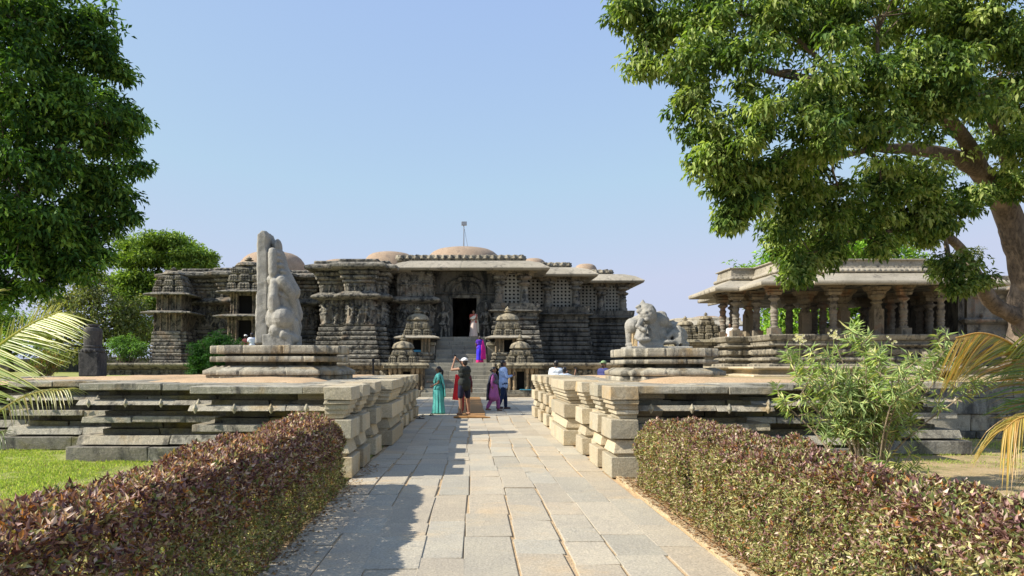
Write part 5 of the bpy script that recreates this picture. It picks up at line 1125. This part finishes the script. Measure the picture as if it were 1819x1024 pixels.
# ---------------------------------------------------------------- oleander
def oleander(base,h,spread,label):
    T=thing('oleander_shrub',base,label,'shrub'); rg=random.Random(8); r2=np.random.default_rng(8); B=Vector(base); mb=MB(base); tips=[]
    for k in range(24):
        a=rg.uniform(0,2*PI); s=spread*rg.uniform(.05,1.)**.8; hh=h*rg.uniform(.6,1.)*(1-.18*s/spread); st=B+Vector((rg.uniform(-.16,.16),rg.uniform(-.1,.1),0))
        if k<3: st=B+Vector((-.42+.1*k,-.1,0)); a=PI+rg.uniform(-.6,.6)
        e=B+Vector((s*math.cos(a),s*math.sin(a)*.8,hh)); m_=st.lerp(e,.5)-Vector((math.cos(a),math.sin(a),0))*.12*s
        q=sm([st,m_,e],5); mb.tube(q,[.017*(1-.6*i/(len(q)-1)) for i in range(len(q))],6); tips.append((e,q))
        for j in range(rg.randint(8,12)):
            i=rg.randint(max(2,int(len(q)*.38)),len(q)-1); p=q[i]; d=Vector((rg.uniform(-1,1),rg.uniform(-1,1),rg.uniform(.3,1.1))).normalized()*rg.uniform(.14,.36); e2=p+d; mb.tube([p,p+d*.5+Vector((0,0,-.01)),e2],[.008,.006,.004],5); tips.append((e2,[p,e2]))
    for k in range(34):  # low suckers
        a=rg.uniform(0,2*PI); s=spread*rg.uniform(.15,1.); e=B+Vector((s*math.cos(a),s*.6*math.sin(a),rg.uniform(.15,.5))); st=B+Vector((s*.5*math.cos(a),.3*s*math.sin(a),0)); mb.tube([st,e],[.008,.004],5); tips.append((e,[st,e]))
    mb.build('stems','bark_pale',T)
    P=[];D=[];Nn=[];Cc=[];L=[]
    for e,q in tips:
        n=rg.randint(16,26); axis=(q[-1]-q[-2]).normalized()
        for i in range(n):
            u=rg.random(); p=e.lerp(q[-2],u*.8 if len(q)>2 else u*.7); a=rg.uniform(0,2*PI); x=axis.orthogonal().normalized(); y=axis.cross(x); el_=.9-1.0*u+rg.uniform(-.2,.2)
            d=(x*math.cos(a)+y*math.sin(a))*math.cos(el_*.9)+axis*math.sin(el_*.9); d.z-=.12; d.normalize()
            P.append(p);D.append(d);Nn.append((axis-d*axis.dot(d)).normalized()); c=rg.choice([(.28,.38,.14),(.38,.48,.19),(.46,.54,.23),(.34,.44,.20),(.62,.60,.26)]); t=rg.uniform(.75,1.15); Cc.append(tuple(x_*t for x_ in c)); L.append(rg.uniform(.10,.18))
    L=np.array(L); V,Tt,cc=leaf_arrays(np.array(P),np.array(D),np.array(Nn),L,L*.125,np.array(Cc),.25,.18); link_mesh('foliage',np_mesh(V-np.array(base),Tt,cc),'tree_leaf',T)
    return T,tips
OB=(5.42,10.,0); T,tips=oleander(OB,2.12,1.2,'tall oleander shrub with narrow pale green leaves behind the right hedge')
fl=[wp(1422,603,9.7),wp(1482,594,9.9),wp(1585,608,9.9),wp(1548,625,9.7),wp(1455,640,9.7)]
for k,p in enumerate(fl):
    mb=MB(OB); n=(22,18,5,8,6)[k]
    mb.tube([Vector(p)-Vector((0,-.05,.35)),p],[.006,.004],5,(.3,.35,.12))
    for i in range(n):
        c=Vector(p)+Vector((random.gauss(0,.035),random.gauss(0,.03),random.gauss(0,.028)))
        for j in range(5):
            a=2*PI*j/5+i; d=Vector((math.cos(a),-.5,math.sin(a)))*.022; e=Vector((math.cos(a+.6),-.4,math.sin(a+.6)))*.017; mb.add([c,c+e*.8,c+d,c+Vector((math.cos(a-.6),-.4,math.sin(a-.6)))*.0136],[(0,1,2,3)],(.85,.72,.45) if j%2 else (.88,.80,.60))
    mb.build('flower_cluster','tree_leaf',T)
# ---------------------------------------------------------------- sculptures
def ganesha():
    o=(-4.55,16.75,2.02); T=thing('statue',o,'tall grey stone seated pot-bellied figure against a high back slab, facing the path','statue'); Y=16.75
    def p(px,py,dy=0): a=wp(px,py,Y); return (a[0],a[1]+dy,a[2])
    # back slab: real thickness, broken top, slightly leaning
    pts=[(460,612),(459,590),(461,540),(463,490),(463,440),(465,422),(472,414),(480,415),(483,424),(482,440),(485,470),(485,520),(484,612)]
    mb=MB(o); n=len(pts); lay=[]
    for dy,sc_ in ((-.36,.80),(-.29,.96),(.30,.96),(.38,.80)):
        cx=472; lay.append([p(cx+(x-cx)*sc_,612+(y-612)*(1 if abs(dy)<.6 else .975),dy) for x,y in pts])
    vs=[v for l in lay for v in l]; fs=[tuple(range(n)),tuple(range(4*n-1,3*n-1,-1))]
    for k in range(3): fs+=[(k*n+i,(k+1)*n+i,(k+1)*n+(i+1)%n,k*n+(i+1)%n) for i in range(n)]
    mb.add(vs,fs,(1,1,1)); remesh(mb,.03,'back_slab','statue_stone',T,.018,3.5)
    b=MB(o)
    def p(px,py,dy=0): return wp(px,py,Y+dy)
    b.cap(p(497,455,.15),p(506,585,.15),.14,.40)
    # stepped canopy of the slab behind the head, tapering right
    for x,y,r,h in ((492,440,5,14),(494,458,9,14),(497,480,12,18),(500,505,13,18),(503,530,14,18),(505,555,15,18),(506,580,15,16)):
        a=p(x,y); b.ball((a[0],a[1]+.12,a[2]),(r/F*Y*1.1,.30,h/F*Y*1.2))
    b.cap(p(484,430),p(522,520),.05,.16); b.cap(p(498,470,.3),p(522,560,.25),.16,.22)
    b.box(*[v for v in (p(478,0)[0],p(528,0)[0],Y-.55,Y+.5,2.0,wz(596,Y))],(1,1,1))          # seat
    b.ball(p(500,567,-.1),(.36,.50,.37)); b.ball(p(503,566,-.42),(.25,.30,.26))       # belly
    b.cap(p(496,548,-.1),p(496,508,-.1),.34,.30); b.ball(p(494,500,-.05),(.30,.40,.2))       # chest
    b.ball(p(490,476,-.05),(.19,.23,.21)); b.ball(p(487,478,-.25),(.13,.10,.22))        # head, ear
    b.cap(p(490,462,-.05),p(489,448,-.05),.16,.07); b.ball(p(489,446),(.08,.08,.06))
    b.cap(p(498,482,-.08),p(503,505,-.25),.10,.08); b.cap(p(503,505,-.25),p(499,530,-.3),.08,.06); b.cap(p(499,530,-.3),p(492,540,-.32),.06,.05)  # trunk
    for q in ((p(500,500,-.42),p(517,520,-.35),p(521,545,-.2)),(p(498,502,.4),p(515,525,.4),p(520,550,.3))):
        b.cap(q[0],q[1],.13,.11); b.cap(q[1],q[2],.11,.08)
    b.cap(p(488,502,-.42),p(486,530,-.52),.11,.1); b.cap(p(486,530,-.52),p(488,550,-.48),.12,.13); b.cap(p(487,505,-.45),p(488,518,-.5),.06,.06)
    b.cap(p(484,450,-.35),p(484,486,-.42),.10,.09); b.ball(p(484,446,-.34),(.09,.09,.07)); b.ball(p(484,494,-.42),(.06,.06,.1))
    b.cap(p(490,588,-.45),p(520,575,-.3),.16,.14); b.cap(p(520,575,-.3),p(526,600,-.25),.13,.1); b.cap(p(505,595,-.5),p(524,603,-.35),.12,.1)      # legs
    b.cap(p(492,590,.4),p(520,577,.35),.16,.14); b.cap(p(512,540,-.2),p(528,570,-.1),.1,.09); b.cap(p(521,545,-.2),p(525,590,0),.09,.1)
    b.cap(p(505,575,-.48),p(514,600,-.45),.05,.07); b.ball(p(527,592,-.1),(.09,.2,.12)); b.ball(p(520,606,-.3),(.12,.2,.08))
    for k in range(7): a=p(484+k*4.2,516+2.2*k*(1 if k<4 else 1.),-.46+.02*k); b.ball(a,.05)
    for k in range(8): a=p(493+3.4*k,452+11*k+0,-.12); b.ball(a,(.07,.25,.07))
    remesh(b,.02,'carved_figure','statue_stone',T,.007,9.)
ganesha()
def lion():
    o=(3.85,15.25,1.93); T=thing('statue',o,'pale stone lion attacking a rearing beast, crouched on the right pedestal','statue'); Y=15.2
    def p(px,py,dy=0): return wp(px,py,Y+dy)
    b=MB(o)
    b.box(p(1113,0)[0],p(1222,0)[0],Y-.35,Y+.6,1.90,1.99,(1,1,1))
    # upright lion with mane and pointed crest
    b.ball(p(1122,580),(.145,.22,.17)); b.cap(p(1124,576),p(1142,570),.13,.16); b.cap(p(1149,602),p(1151,562),.155,.165); b.ball(p(1150,560,-.02),(.19,.26,.24)); b.ball(p(1151,553,.02),(.15,.22,.12))
    b.ball(p(1146,549,-.08),(.13,.16,.12)); b.cap(p(1143,549,-.12),p(1135,553,-.14),.08,.055); b.cap(p(1135,545,-.14),p(1131,546,-.14),.045,.03); b.cap(p(1142,543,-.05),p(1142,533,-.05),.085,.012)
    b.cap(p(1146,546,.0),p(1153,549,0),.06,.08); b.ball(p(1156,548,.02),.07); b.ball(p(1158,556,-.1),.08); b.ball(p(1159,566,-.12),.08); b.ball(p(1150,568,-.25),.05)
    for k in range(26):
        a=k*.55; q=5+4.5*(k%3)/1.5; b.ball(p(1151+q*math.cos(a),557+q*.9*math.sin(a),-.27+.02*q/2),(.045,.06,.045))
    b.cap(p(1118,585),p(1118,610),.09,.07); b.cap(p(1118,585,.3),p(1119,612,.3),.09,.07); b.ball(p(1119,613),(.1,.12,.05))
    b.cap(p(1139,570,-.24),p(1133,580,-.36),.065,.05); b.cap(p(1133,580,-.36),p(1142,586,-.42),.05,.04); b.ball(p(1144,586,-.43),(.05,.06,.05)); b.cap(p(1136,588,-.2),p(1130,600,-.3),.06,.045)
    b.cap(p(1141,588,-.28),p(1133,602,-.34),.08,.05); b.cap(p(1146,585,-.3),p(1141,603,-.36),.055,.045); b.ball(p(1140,604,-.36),(.09,.08,.05)); b.ball(p(1147,603,-.3),(.12,.12,.06))
    b.cap(p(1155,595,-.1),p(1166,612,-.1),.13,.11); b.cap(p(1157,570),p(1163,608),.14,.16); b.cap(p(1140,612,-.25),p(1172,613,-.2),.07,.08)
    for k in range(6): b.cap(p(1154+1.6*k,580+3*k,-.22),p(1166+1*k,590+3.*k,-.12),.022,.018)
    # second animal behind, big head with blocky crown, mouth open
    b.ball(p(1172,572,.15),(.20,.26,.17)); b.cap(p(1168,562,.15),p(1176,561,.15),.10,.10); b.cap(p(1168,570,.1),p(1188,577,.1),.12,.07); b.cap(p(1170,590,.1),p(1185,586,.1),.07,.05)
    b.ball(p(1168,596,.15),(.22,.28,.22)); b.cap(p(1172,600,.2),p(1200,592,.2),.18,.16); b.ball(p(1205,598,.15),(.19,.24,.2)); b.cap(p(1196,590,-.02),p(1186,600,-.12),.06,.05)
    b.cap(p(1188,578,.15),p(1206,590,.18),.05,.1); b.cap(p(1205,585,0),p(1213,610,-.1),.08,.06); b.ball(p(1185,608,-.1),(.22,.16,.05)); b.ball(p(1216,612,0),(.1,.15,.06)); b.cap(p(1201,594,-.08),p(1203,612,-.14),.07,.04)
    for k in range(5): b.cap(p(1197+3.*k,592,-.1-.01*k),p(1199+3*k,611,-.18),.018,.014)
    remesh(b,.016,'carved_animals','statue_stone',T,.005,12.)
    mb=MB(o); mb.box(p(1121,0)[0],p(1130,0)[0],Y-.12,Y+.1,1.98,wz(590,Y),(1.3,1.15,.95),.01); mb.build('prop_block','wall_stone',T,bevel=.01)
lion()
# ---------------------------------------------------------------- people
SK=(.22,.115,.065); SKL=(.30,.165,.10); HB=(.012,.010,.009)
def person(label,pos,head,H,arms=None,legs=None,skin=SK,hair='short',wear=None,shoes=None,cat='person',sit=False,lean=0.,turn=0.):
    T=thing('person',pos,label,cat,None,head); s=H/1.66
    V=lambda *a: Vector(a)*s
    hz=.88; sh=.175; J=dict(hipL=(.09,0,hz),hipR=(-.09,0,hz),kneeL=(.10,-.02,.47),kneeR=(-.10,-.02,.47),ankL=(.10,.02,.075),ankR=(-.10,.02,.075),shL=(sh,0,1.36),shR=(-sh,0,1.36),elL=(.235,.02,1.09),elR=(-.235,.02,1.09),haL=(.24,-.05,.84),haR=(-.24,-.05,.84))
    if legs: J.update(legs)
    if arms: J.update(arms)
    j={k:V(*v) for k,v in J.items()}
    b=MB(); c=skin
    def torso(b,e=0.,lo=.88,c=c):
        b.cap(V(-.07,0,max(lo,.92)),V(.07,0,max(lo,.92)),(.125+e)*s,(.125+e)*s,c); b.cap(V(0,0,max(lo,.95)),V(0,0,1.14),(.125+e)*s,(.118+e)*s,c); b.cap(V(-.06,0,1.2),V(.06,0,1.2),(.118+e)*s,(.118+e)*s,c); b.cap(V(-.085,.005,1.31),V(.085,.005,1.31),(.108+e)*s,(.108+e)*s,c); b.cap(V(-.14,.0,1.37),V(.14,0,1.37),(.055+e)*s,(.055+e)*s,c)
    torso(b)
    b.cap(V(0,.01,1.38),V(0,-.005,1.49),.055*s,.052*s,c)
    b.ball(V(0,-.005,1.565),(.073*s,.092*s,.105*s),c,16,12); b.ball(V(0,-.035,1.505),(.045*s,.05*s,.035*s),c)
    b.cap(V(0,-.095,1.575),V(0,-.112,1.548),.012*s,.017*s,c); b.ball(V(.076,.005,1.555),(.013*s,.02*s,.03*s),c); b.ball(V(-.076,.005,1.555),(.013*s,.02*s,.03*s),c); b.cap(V(-.03,-.088,1.592),V(.03,-.088,1.592),.012*s,.012*s,c); b.cap(V(-.018,-.092,1.52),V(.018,-.092,1.52),.010*s,.010*s,c)
    for q in 'LR':
        b.cap(j['hip'+q],j['knee'+q],.085*s,.058*s,c); b.cap(j['knee'+q],j['knee'+q].lerp(j['ank'+q],.35),.054*s,.056*s,c); b.cap(j['knee'+q].lerp(j['ank'+q],.35),j['ank'+q],.055*s,.034*s,c)
        a=j['ank'+q]; b.cap(a+V(0,.03,-.035),a+V((.02 if q=='L' else -.02),-.14,-.045),.035*s,.028*s,c)
        b.cap(j['sh'+q],j['el'+q],.05*s,.037*s,c); b.cap(j['el'+q],j['ha'+q],.037*s,.025*s,c)
        d=(j['ha'+q]-j['el'+q]).normalized(); x=d.orthogonal().normalized(); x=(V(0,-1,0)-d*V(0,-1,0).dot(d)); x=x.normalized() if x.length>.1 else d.orthogonal().normalized(); y=d.cross(x)
        pm=j['ha'+q]+d*.045*s; b.cap(j['ha'+q],pm,.027*s,.034*s,c)
        for k in range(4):
            r=pm+x*((k-1.5)*.019*s)+d*.02*s; L=(.055,.066,.062,.048)[k]*s; m_=r+d*L*.55+y*.004*s; b.cap(r,m_,.0095*s,.009*s,c,8); b.cap(m_,m_+(d*.7+y*.6).normalized()*L*.5,.009*s,.008*s,c,8)
        t0=j['ha'+q]+x*.026*s+d*.012*s; t1=t0+(x*.7+d*.7).normalized()*.04*s; b.cap(t0,t1,.011*s,.0095*s,c,8); b.cap(t1,t1+(x*.2+d).normalized()*.025*s,.0095*s,.008*s,c,8)
    remesh(b,.0105,'body','skin',T)
    mb=MB()
    for q in (-1,1): mb.ball(V(.03*q,-.086,1.572),(.012*s,.008*s,.007*s),(.02,.015,.012),8,6)
    mb.build('eyes','hair',T)
    hb=MB()
    if hair!='none':
        hb.ball(V(0,.014,1.588),(.083*s,.096*s,.100*s),HB,16,10); hb.ball(V(0,.04,1.53),(.072*s,.065*s,.075*s),HB)
        if hair=='tail': hb.cap(V(0,.10,1.56),V(0,.145,1.50),.038*s,.045*s,HB); hb.cap(V(0,.145,1.50),V(.0,.13,1.28),.042*s,.02*s,HB)
        if hair=='bun': hb.ball(V(0,.115,1.555),(.05*s,.045*s,.05*s),HB)
        if hair=='beard': hb.ball(V(0,-.055,1.495),(.052*s,.045*s,.04*s),HB)
        # keep the face clear
        o=remesh(hb,.0125,'hair','hair',T,.004,30.)
        me=o.data; bm=bmesh.new(); bm.from_mesh(me); 
        kill=[v for v in bm.verts if v.co.y<-.045*s and v.co.z<1.612*s and (hair!='beard' or v.co.z>1.535*s)]
        bmesh.ops.delete(bm,geom=kill,context='VERTS'); bm.to_mesh(me); bm.free()
    for f in (wear or []): f(T,s,j,V,torso)
    return T
def top(col,sleeve=.5,hem=.86,name='shirt',e=.018,flare=0.,dark=None):
    def f(T,s,j,V,torso):
        b=MB(); torso(b,e,.93,col)
        if hem<.86 or flare:
            n=10
            for k in range(n): t=k/(n-1); z=.98-(0.98-hem)*t; b.cap(V(-.06-flare*.4*t,0,z),V(.06+flare*.4*t,0,z),(.142+flare*t*.35)*s,(.142+flare*t*.35)*s,col)
        if sleeve>0:
            for q in 'LR':
                a=j['sh'+q];m=j['el'+q];h=j['ha'+q]
                if sleeve<=1: b.cap(a,a.lerp(m,sleeve),(.060+e*.3)*s,(.052+e*.3)*s,col)
                else: b.cap(a,m,.062*s,.048*s,col); b.cap(m,m.lerp(h,sleeve-1),.048*s,.038*s,col)
        remesh(b,.014,name,'cloth',T,.006,9.)
    return f
def trousers(col,length=1.,loose=.012,name='trousers'):
    def f(T,s,j,V,torso):
        b=MB(); b.cap(V(-.075,0,.92),V(.075,0,.92),(.132+loose)*s,(.132+loose)*s,col)
        for q in 'LR':
            h=j['hip'+q];k=j['knee'+q];a=j['ank'+q]
            if length<=.5: b.cap(h,h.lerp(k,length*2),(.10+loose)*s,(.085+loose)*s,col)
            else: b.cap(h,k,(.095+loose)*s,(.066+loose)*s,col); b.cap(k,k.lerp(a,(length-.5)*2-.02),(.064+loose)*s,(.05+loose)*s,col)
        remesh(b,.014,name,'cloth',T,.006,8.)
    return f
def skirt(col,hemcol=None,w=.25,back=0.,name='saree_skirt',fr=0.):
    def f(T,s,j,V,torso):
        mb=MB(); seg=48; rows=22; rr=random.Random(int(w*1000)); ph=[rr.uniform(0,6) for _ in range(4)]
        for (z0,z1,cc,nm) in ([(1.06,.02,col,name)] if not hemcol else [(1.06,.17,col,name),(.17,.02,hemcol,'hem_border')]):
            mb=MB(); vs=[];fs=[]
            for i in range(rows):
                t=i/(rows-1); z=z0+(z1-z0)*t; g=(1.06-z)/1.04
                for k in range(seg):
                    a=2*PI*k/seg; pl=.022*g*math.sin(11*a+ph[0]+.8*g)+.012*g*math.sin(23*a+ph[1])+.02*g*math.sin(3*a+ph[2])
                    rx=.150+(w-.15)*g**1.3+.035*math.sin(PI*min(1,g*1.6))*.8+pl; ry=.135+(w*.92-.135)*g**1.3+.045*math.sin(PI*min(1,g*1.7))+pl
                    vs.append(V(rx*math.cos(a),ry*math.sin(a)+back*g+fr*g,z))
            for i in range(rows-1):
                for k in range(seg): a=i*seg+k;b=i*seg+(k+1)%seg; fs.append((b,a,a+seg,b+seg))
            mb.add(vs,fs,cc); o=mb.build(nm,'cloth',T,smooth=True); sd=o.modifiers.new('s','SOLIDIFY'); sd.thickness=.008
    return f
def pallu(col,side=1,name='pallu',length=.75,spread=.16):
    """end of the saree: wraps the chest, crosses the shoulder, hangs down the back in folds"""
    def f(T,s,j,V,torso):
        mb=MB(); S=side
        path=[V(-.14*S,-.10,1.02),V(-.06*S,-.165,1.12),V(.05*S,-.155,1.25),V(.14*S,-.09,1.37),V(.165*S,.02,1.43),V(.16*S,.115,1.36),V(.15*S,.165,1.2),V(.15*S,.19,1.0),V(.155*S,.21,.8),V(.16*S,.22,1.36-length)]
        wid=[.13,.15,.11,.075,.065,.08,.11,.13,.15,.17]; vs=[];fs=[];q=sm(path,4); m=len(q); n=14
        for i,p in enumerate(q):
            t=i/(m-1); wi=wid[min(int(t*9),8)]+(wid[min(int(t*9)+1,9)]-wid[min(int(t*9),8)])*(t*9-int(t*9)) if t<1 else wid[-1]
            for k in range(n+1):
                e=k/n*2-1; across=V(1,0,0) if t>.45 else V(.75*S,-.1,-.65)*1.
                off=across.normalized()*(e*wi*s)+V(0,1 if t>.45 else -1,0)*(.014*math.sin(e*9+t*3)-(.05*e*e if t<.75 else 0))
                vs.append(p+off)
        for i in range(m-1):
            for k in range(n): a=i*(n+1)+k; fs.append((a,a+1,a+n+2,a+n+1))
        mb.add(vs,fs,col); o=mb.build(name,'cloth',T,smooth=True); sd=o.modifiers.new('s','SOLIDIFY'); sd.thickness=.012
    return f
def cap_hat(col,brim=True,bd=-1,name='cap',bcol=None):
    def f(T,s,j,V,torso):
        b=MB(); b.ball(V(0,.008,1.625),(.093*s,.105*s,.072*s),col,16,10); 
        if brim: b.ball(V(0,-.125,1.615),(.07*s,.075*s,.012*s),bcol or col)
        remesh(b,.012,name,'cloth',T)
    return f
def phone(at):
    def f(T,s,j,V,torso):
        mb=MB(); x,y,z=at; mb.box((x-.04)*s,(x+.04)*s,(y-.006)*s,(y+.006)*s,(z-.03)*s,(z+.09)*s,(.02,.02,.025)); mb.build('phone','cloth',T,bevel=.004)
    return f
def shoe(col):
    def f(T,s,j,V,torso):
        for q in 'LR':
            b=MB(); a=j['ank'+q]; b.cap(a+V(0,.03,-.04),a+V((.02 if q=='L' else -.02),-.15,-.045),.043*s,.036*s,col); remesh(b,.012,'shoe','cloth',T)
    return f
def lap(px,Y,z=0.): return (wx(px,Y),Y,z)
TEAL=(.10,.42,.38)
person('woman in a teal saree with a long dark ponytail, looking down at her hand',lap(779,24.6),R(-82),1.56,arms=dict(elR=(-.2,-.10,1.12),haR=(-.10,-.32,1.13),elL=(.2,-.02,1.1),haL=(.14,-.2,1.0)),legs=dict(ankL=(.08,.12,.075)),hair='tail',wear=[top(TEAL,.55,.95,'blouse'),skirt(TEAL,None,.24,.02),pallu((.13,.48,.43),1)])
person('bearded man in black vest, navy shorts and white cap, raising a phone',lap(825,23.75,.025),R(-140),1.80,arms=dict(elL=(.27,-.26,1.33),haL=(.07,-.38,1.62),elR=(-.27,-.22,1.34),haR=(-.06,-.37,1.63)),legs=dict(hipL=(.11,0,.88),hipR=(-.11,0,.88),kneeL=(.145,-.02,.47),kneeR=(-.145,-.02,.47),ankL=(.15,.02,.075),ankR=(-.15,.02,.075)),hair='beard',skin=SKL,wear=[top((.022,.026,.022),0,.84,'vest',.022),trousers((.012,.014,.035),.40,.004,'shorts'),cap_hat((.80,.80,.80)),phone((0,-.44,1.69))])
def red(T,s,j,V,torso):
    mb=MB(); vs=[];fs=[];n=8;m=16
    for i in range(m):
        t=i/(m-1)
        for k in range(n+1): e=k/n*2-1; vs.append(V(.26+.07*t+e*(.07+.05*t),.10+.02*math.sin(e*7),1.42-t*.92+.01*e))
    for i in range(m-1):
        for k in range(n): a=i*(n+1)+k; fs.append((a,a+1,a+n+2,a+n+1))
    mb.add(vs,fs,(.75,.035,.05)); o=mb.build('red_shawl','cloth',T,smooth=True); sd=o.modifiers.new('s','SOLIDIFY'); sd.thickness=.015
person('person with a bright red shawl mostly hidden behind the man raising his phone',lap(826,24.7),R(180),1.52,hair='bun',wear=[top((.09,.02,.03),1.4,.8,'tunic',.012,.0),trousers((.25,.03,.04),.92,.01),red])
person('woman in a magenta tunic with a grey shawl, walking right beside the steps',lap(877,26.1),R(78),1.54,arms=dict(elR=(-.24,.03,1.08),haR=(-.22,-.0,.84)),legs=dict(kneeL=(.1,-.14,.47),ankL=(.1,-.16,.075),kneeR=(-.1,.06,.47),ankR=(-.1,.24,.10)),hair='bun',wear=[top((.38,.11,.31),1.5,.55,'tunic',.02,.15),trousers((.36,.10,.29),.93,.02),pallu((.10,.10,.13),1,'shawl',.95),pallu((.10,.10,.13),-1,'shawl',.95)])
person('man in a pale blue long-sleeved shirt and dark jeans, looking at his phone',lap(894,27.2),R(105),1.78,arms=dict(elR=(-.24,-.05,1.1),haR=(-.15,-.30,1.16),elL=(.24,-.05,1.1),haL=(.16,-.28,1.14)),legs=dict(kneeL=(.1,-.1,.47),ankL=(.1,-.12,.075),kneeR=(-.1,.06,.47),ankR=(-.1,.22,.10)),wear=[top((.38,.52,.80),1.8,.80,'shirt',.026),trousers((.015,.028,.075),.97,.012,'jeans'),phone((-.12,-.37,1.19)),shoe((.10,.05,.04))])
person('woman in a royal blue saree with magenta border and pallu, climbing the upper steps',lap(852,41.25,ZT+.01),R(205),1.50,arms=dict(elL=(.22,-.06,1.12),haL=(.1,-.22,1.1)),hair='bun',wear=[top((.10,.03,.42),.5,.95,'blouse'),skirt((.045,.03,.62),(.55,.02,.16),.23),pallu((.58,.02,.26),-1,'pallu',1.15)])
person('woman in a cream saree standing at the top of the steps before the doorway',lap(841,43.95,ZD+.005),R(-8),1.58,arms=dict(elL=(.23,-.04,1.12),haL=(.03,-.2,1.08),elR=(-.23,-.04,1.12),haR=(-.04,-.21,1.05)),hair='bun',skin=SKL,wear=[top((.50,.10,.07),.45,.95,'blouse'),skirt((.72,.58,.50),None,.27),pallu((.80,.76,.62),1,'pallu',1.1)])
person('visitor in a maroon shirt and white cap beside the seated figure statue',lap(436.5,41.9,ZT+.01),R(160),1.58,wear=[top((.10,.02,.025),.5),trousers((.03,.03,.04)),cap_hat((.8,.8,.8))])
person('visitor in a white shirt and dark cap beside the seated figure statue',lap(447.5,41.7,ZT+.01),R(200),1.66,wear=[top((.70,.75,.85),.5),trousers((.05,.05,.06)),cap_hat((.06,.06,.08))])
person('man in a white T-shirt with his back turned, behind the right wall',lap(988,26.4),R(172),1.77,wear=[top((.74,.80,.86),.5),trousers((.05,.06,.1)),shoe((.1,.1,.1))])
person('young person lifting a phone behind the right wall beside the man in white',lap(1003,25.6),R(150),1.54,arms=dict(elR=(-.32,-.15,1.30),haR=(-.30,-.32,1.50),elL=(.28,-.2,1.2),haL=(.1,-.38,1.45)),wear=[top((.42,.48,.58),.5),trousers((.08,.08,.12)),phone((-.28,-.40,1.56))])
person('man in a navy polo shirt and green patterned cap behind the right wall',lap(1072,26.2),R(-50),1.75,hair='beard',skin=SKL,wear=[top((.045,.05,.16),.5),trousers((.04,.04,.05)),cap_hat((.22,.33,.16),True,-1,'cap',(.06,.08,.05))])
person('person in a white shirt sitting on the steps block beside the pavilion pillars',(13.22,37.55,2.93-.80*1.),R(-55),1.6,legs=dict(hipL=(.09,0,.86),hipR=(-.09,0,.86),kneeL=(.11,-.42,.84),kneeR=(-.11,-.42,.84),ankL=(.11,-.46,.42),ankR=(-.11,-.46,.42)),arms=dict(haL=(.14,-.25,.92),haR=(-.14,-.25,.92)),wear=[top((.75,.77,.8),.6),trousers((.05,.04,.04))])
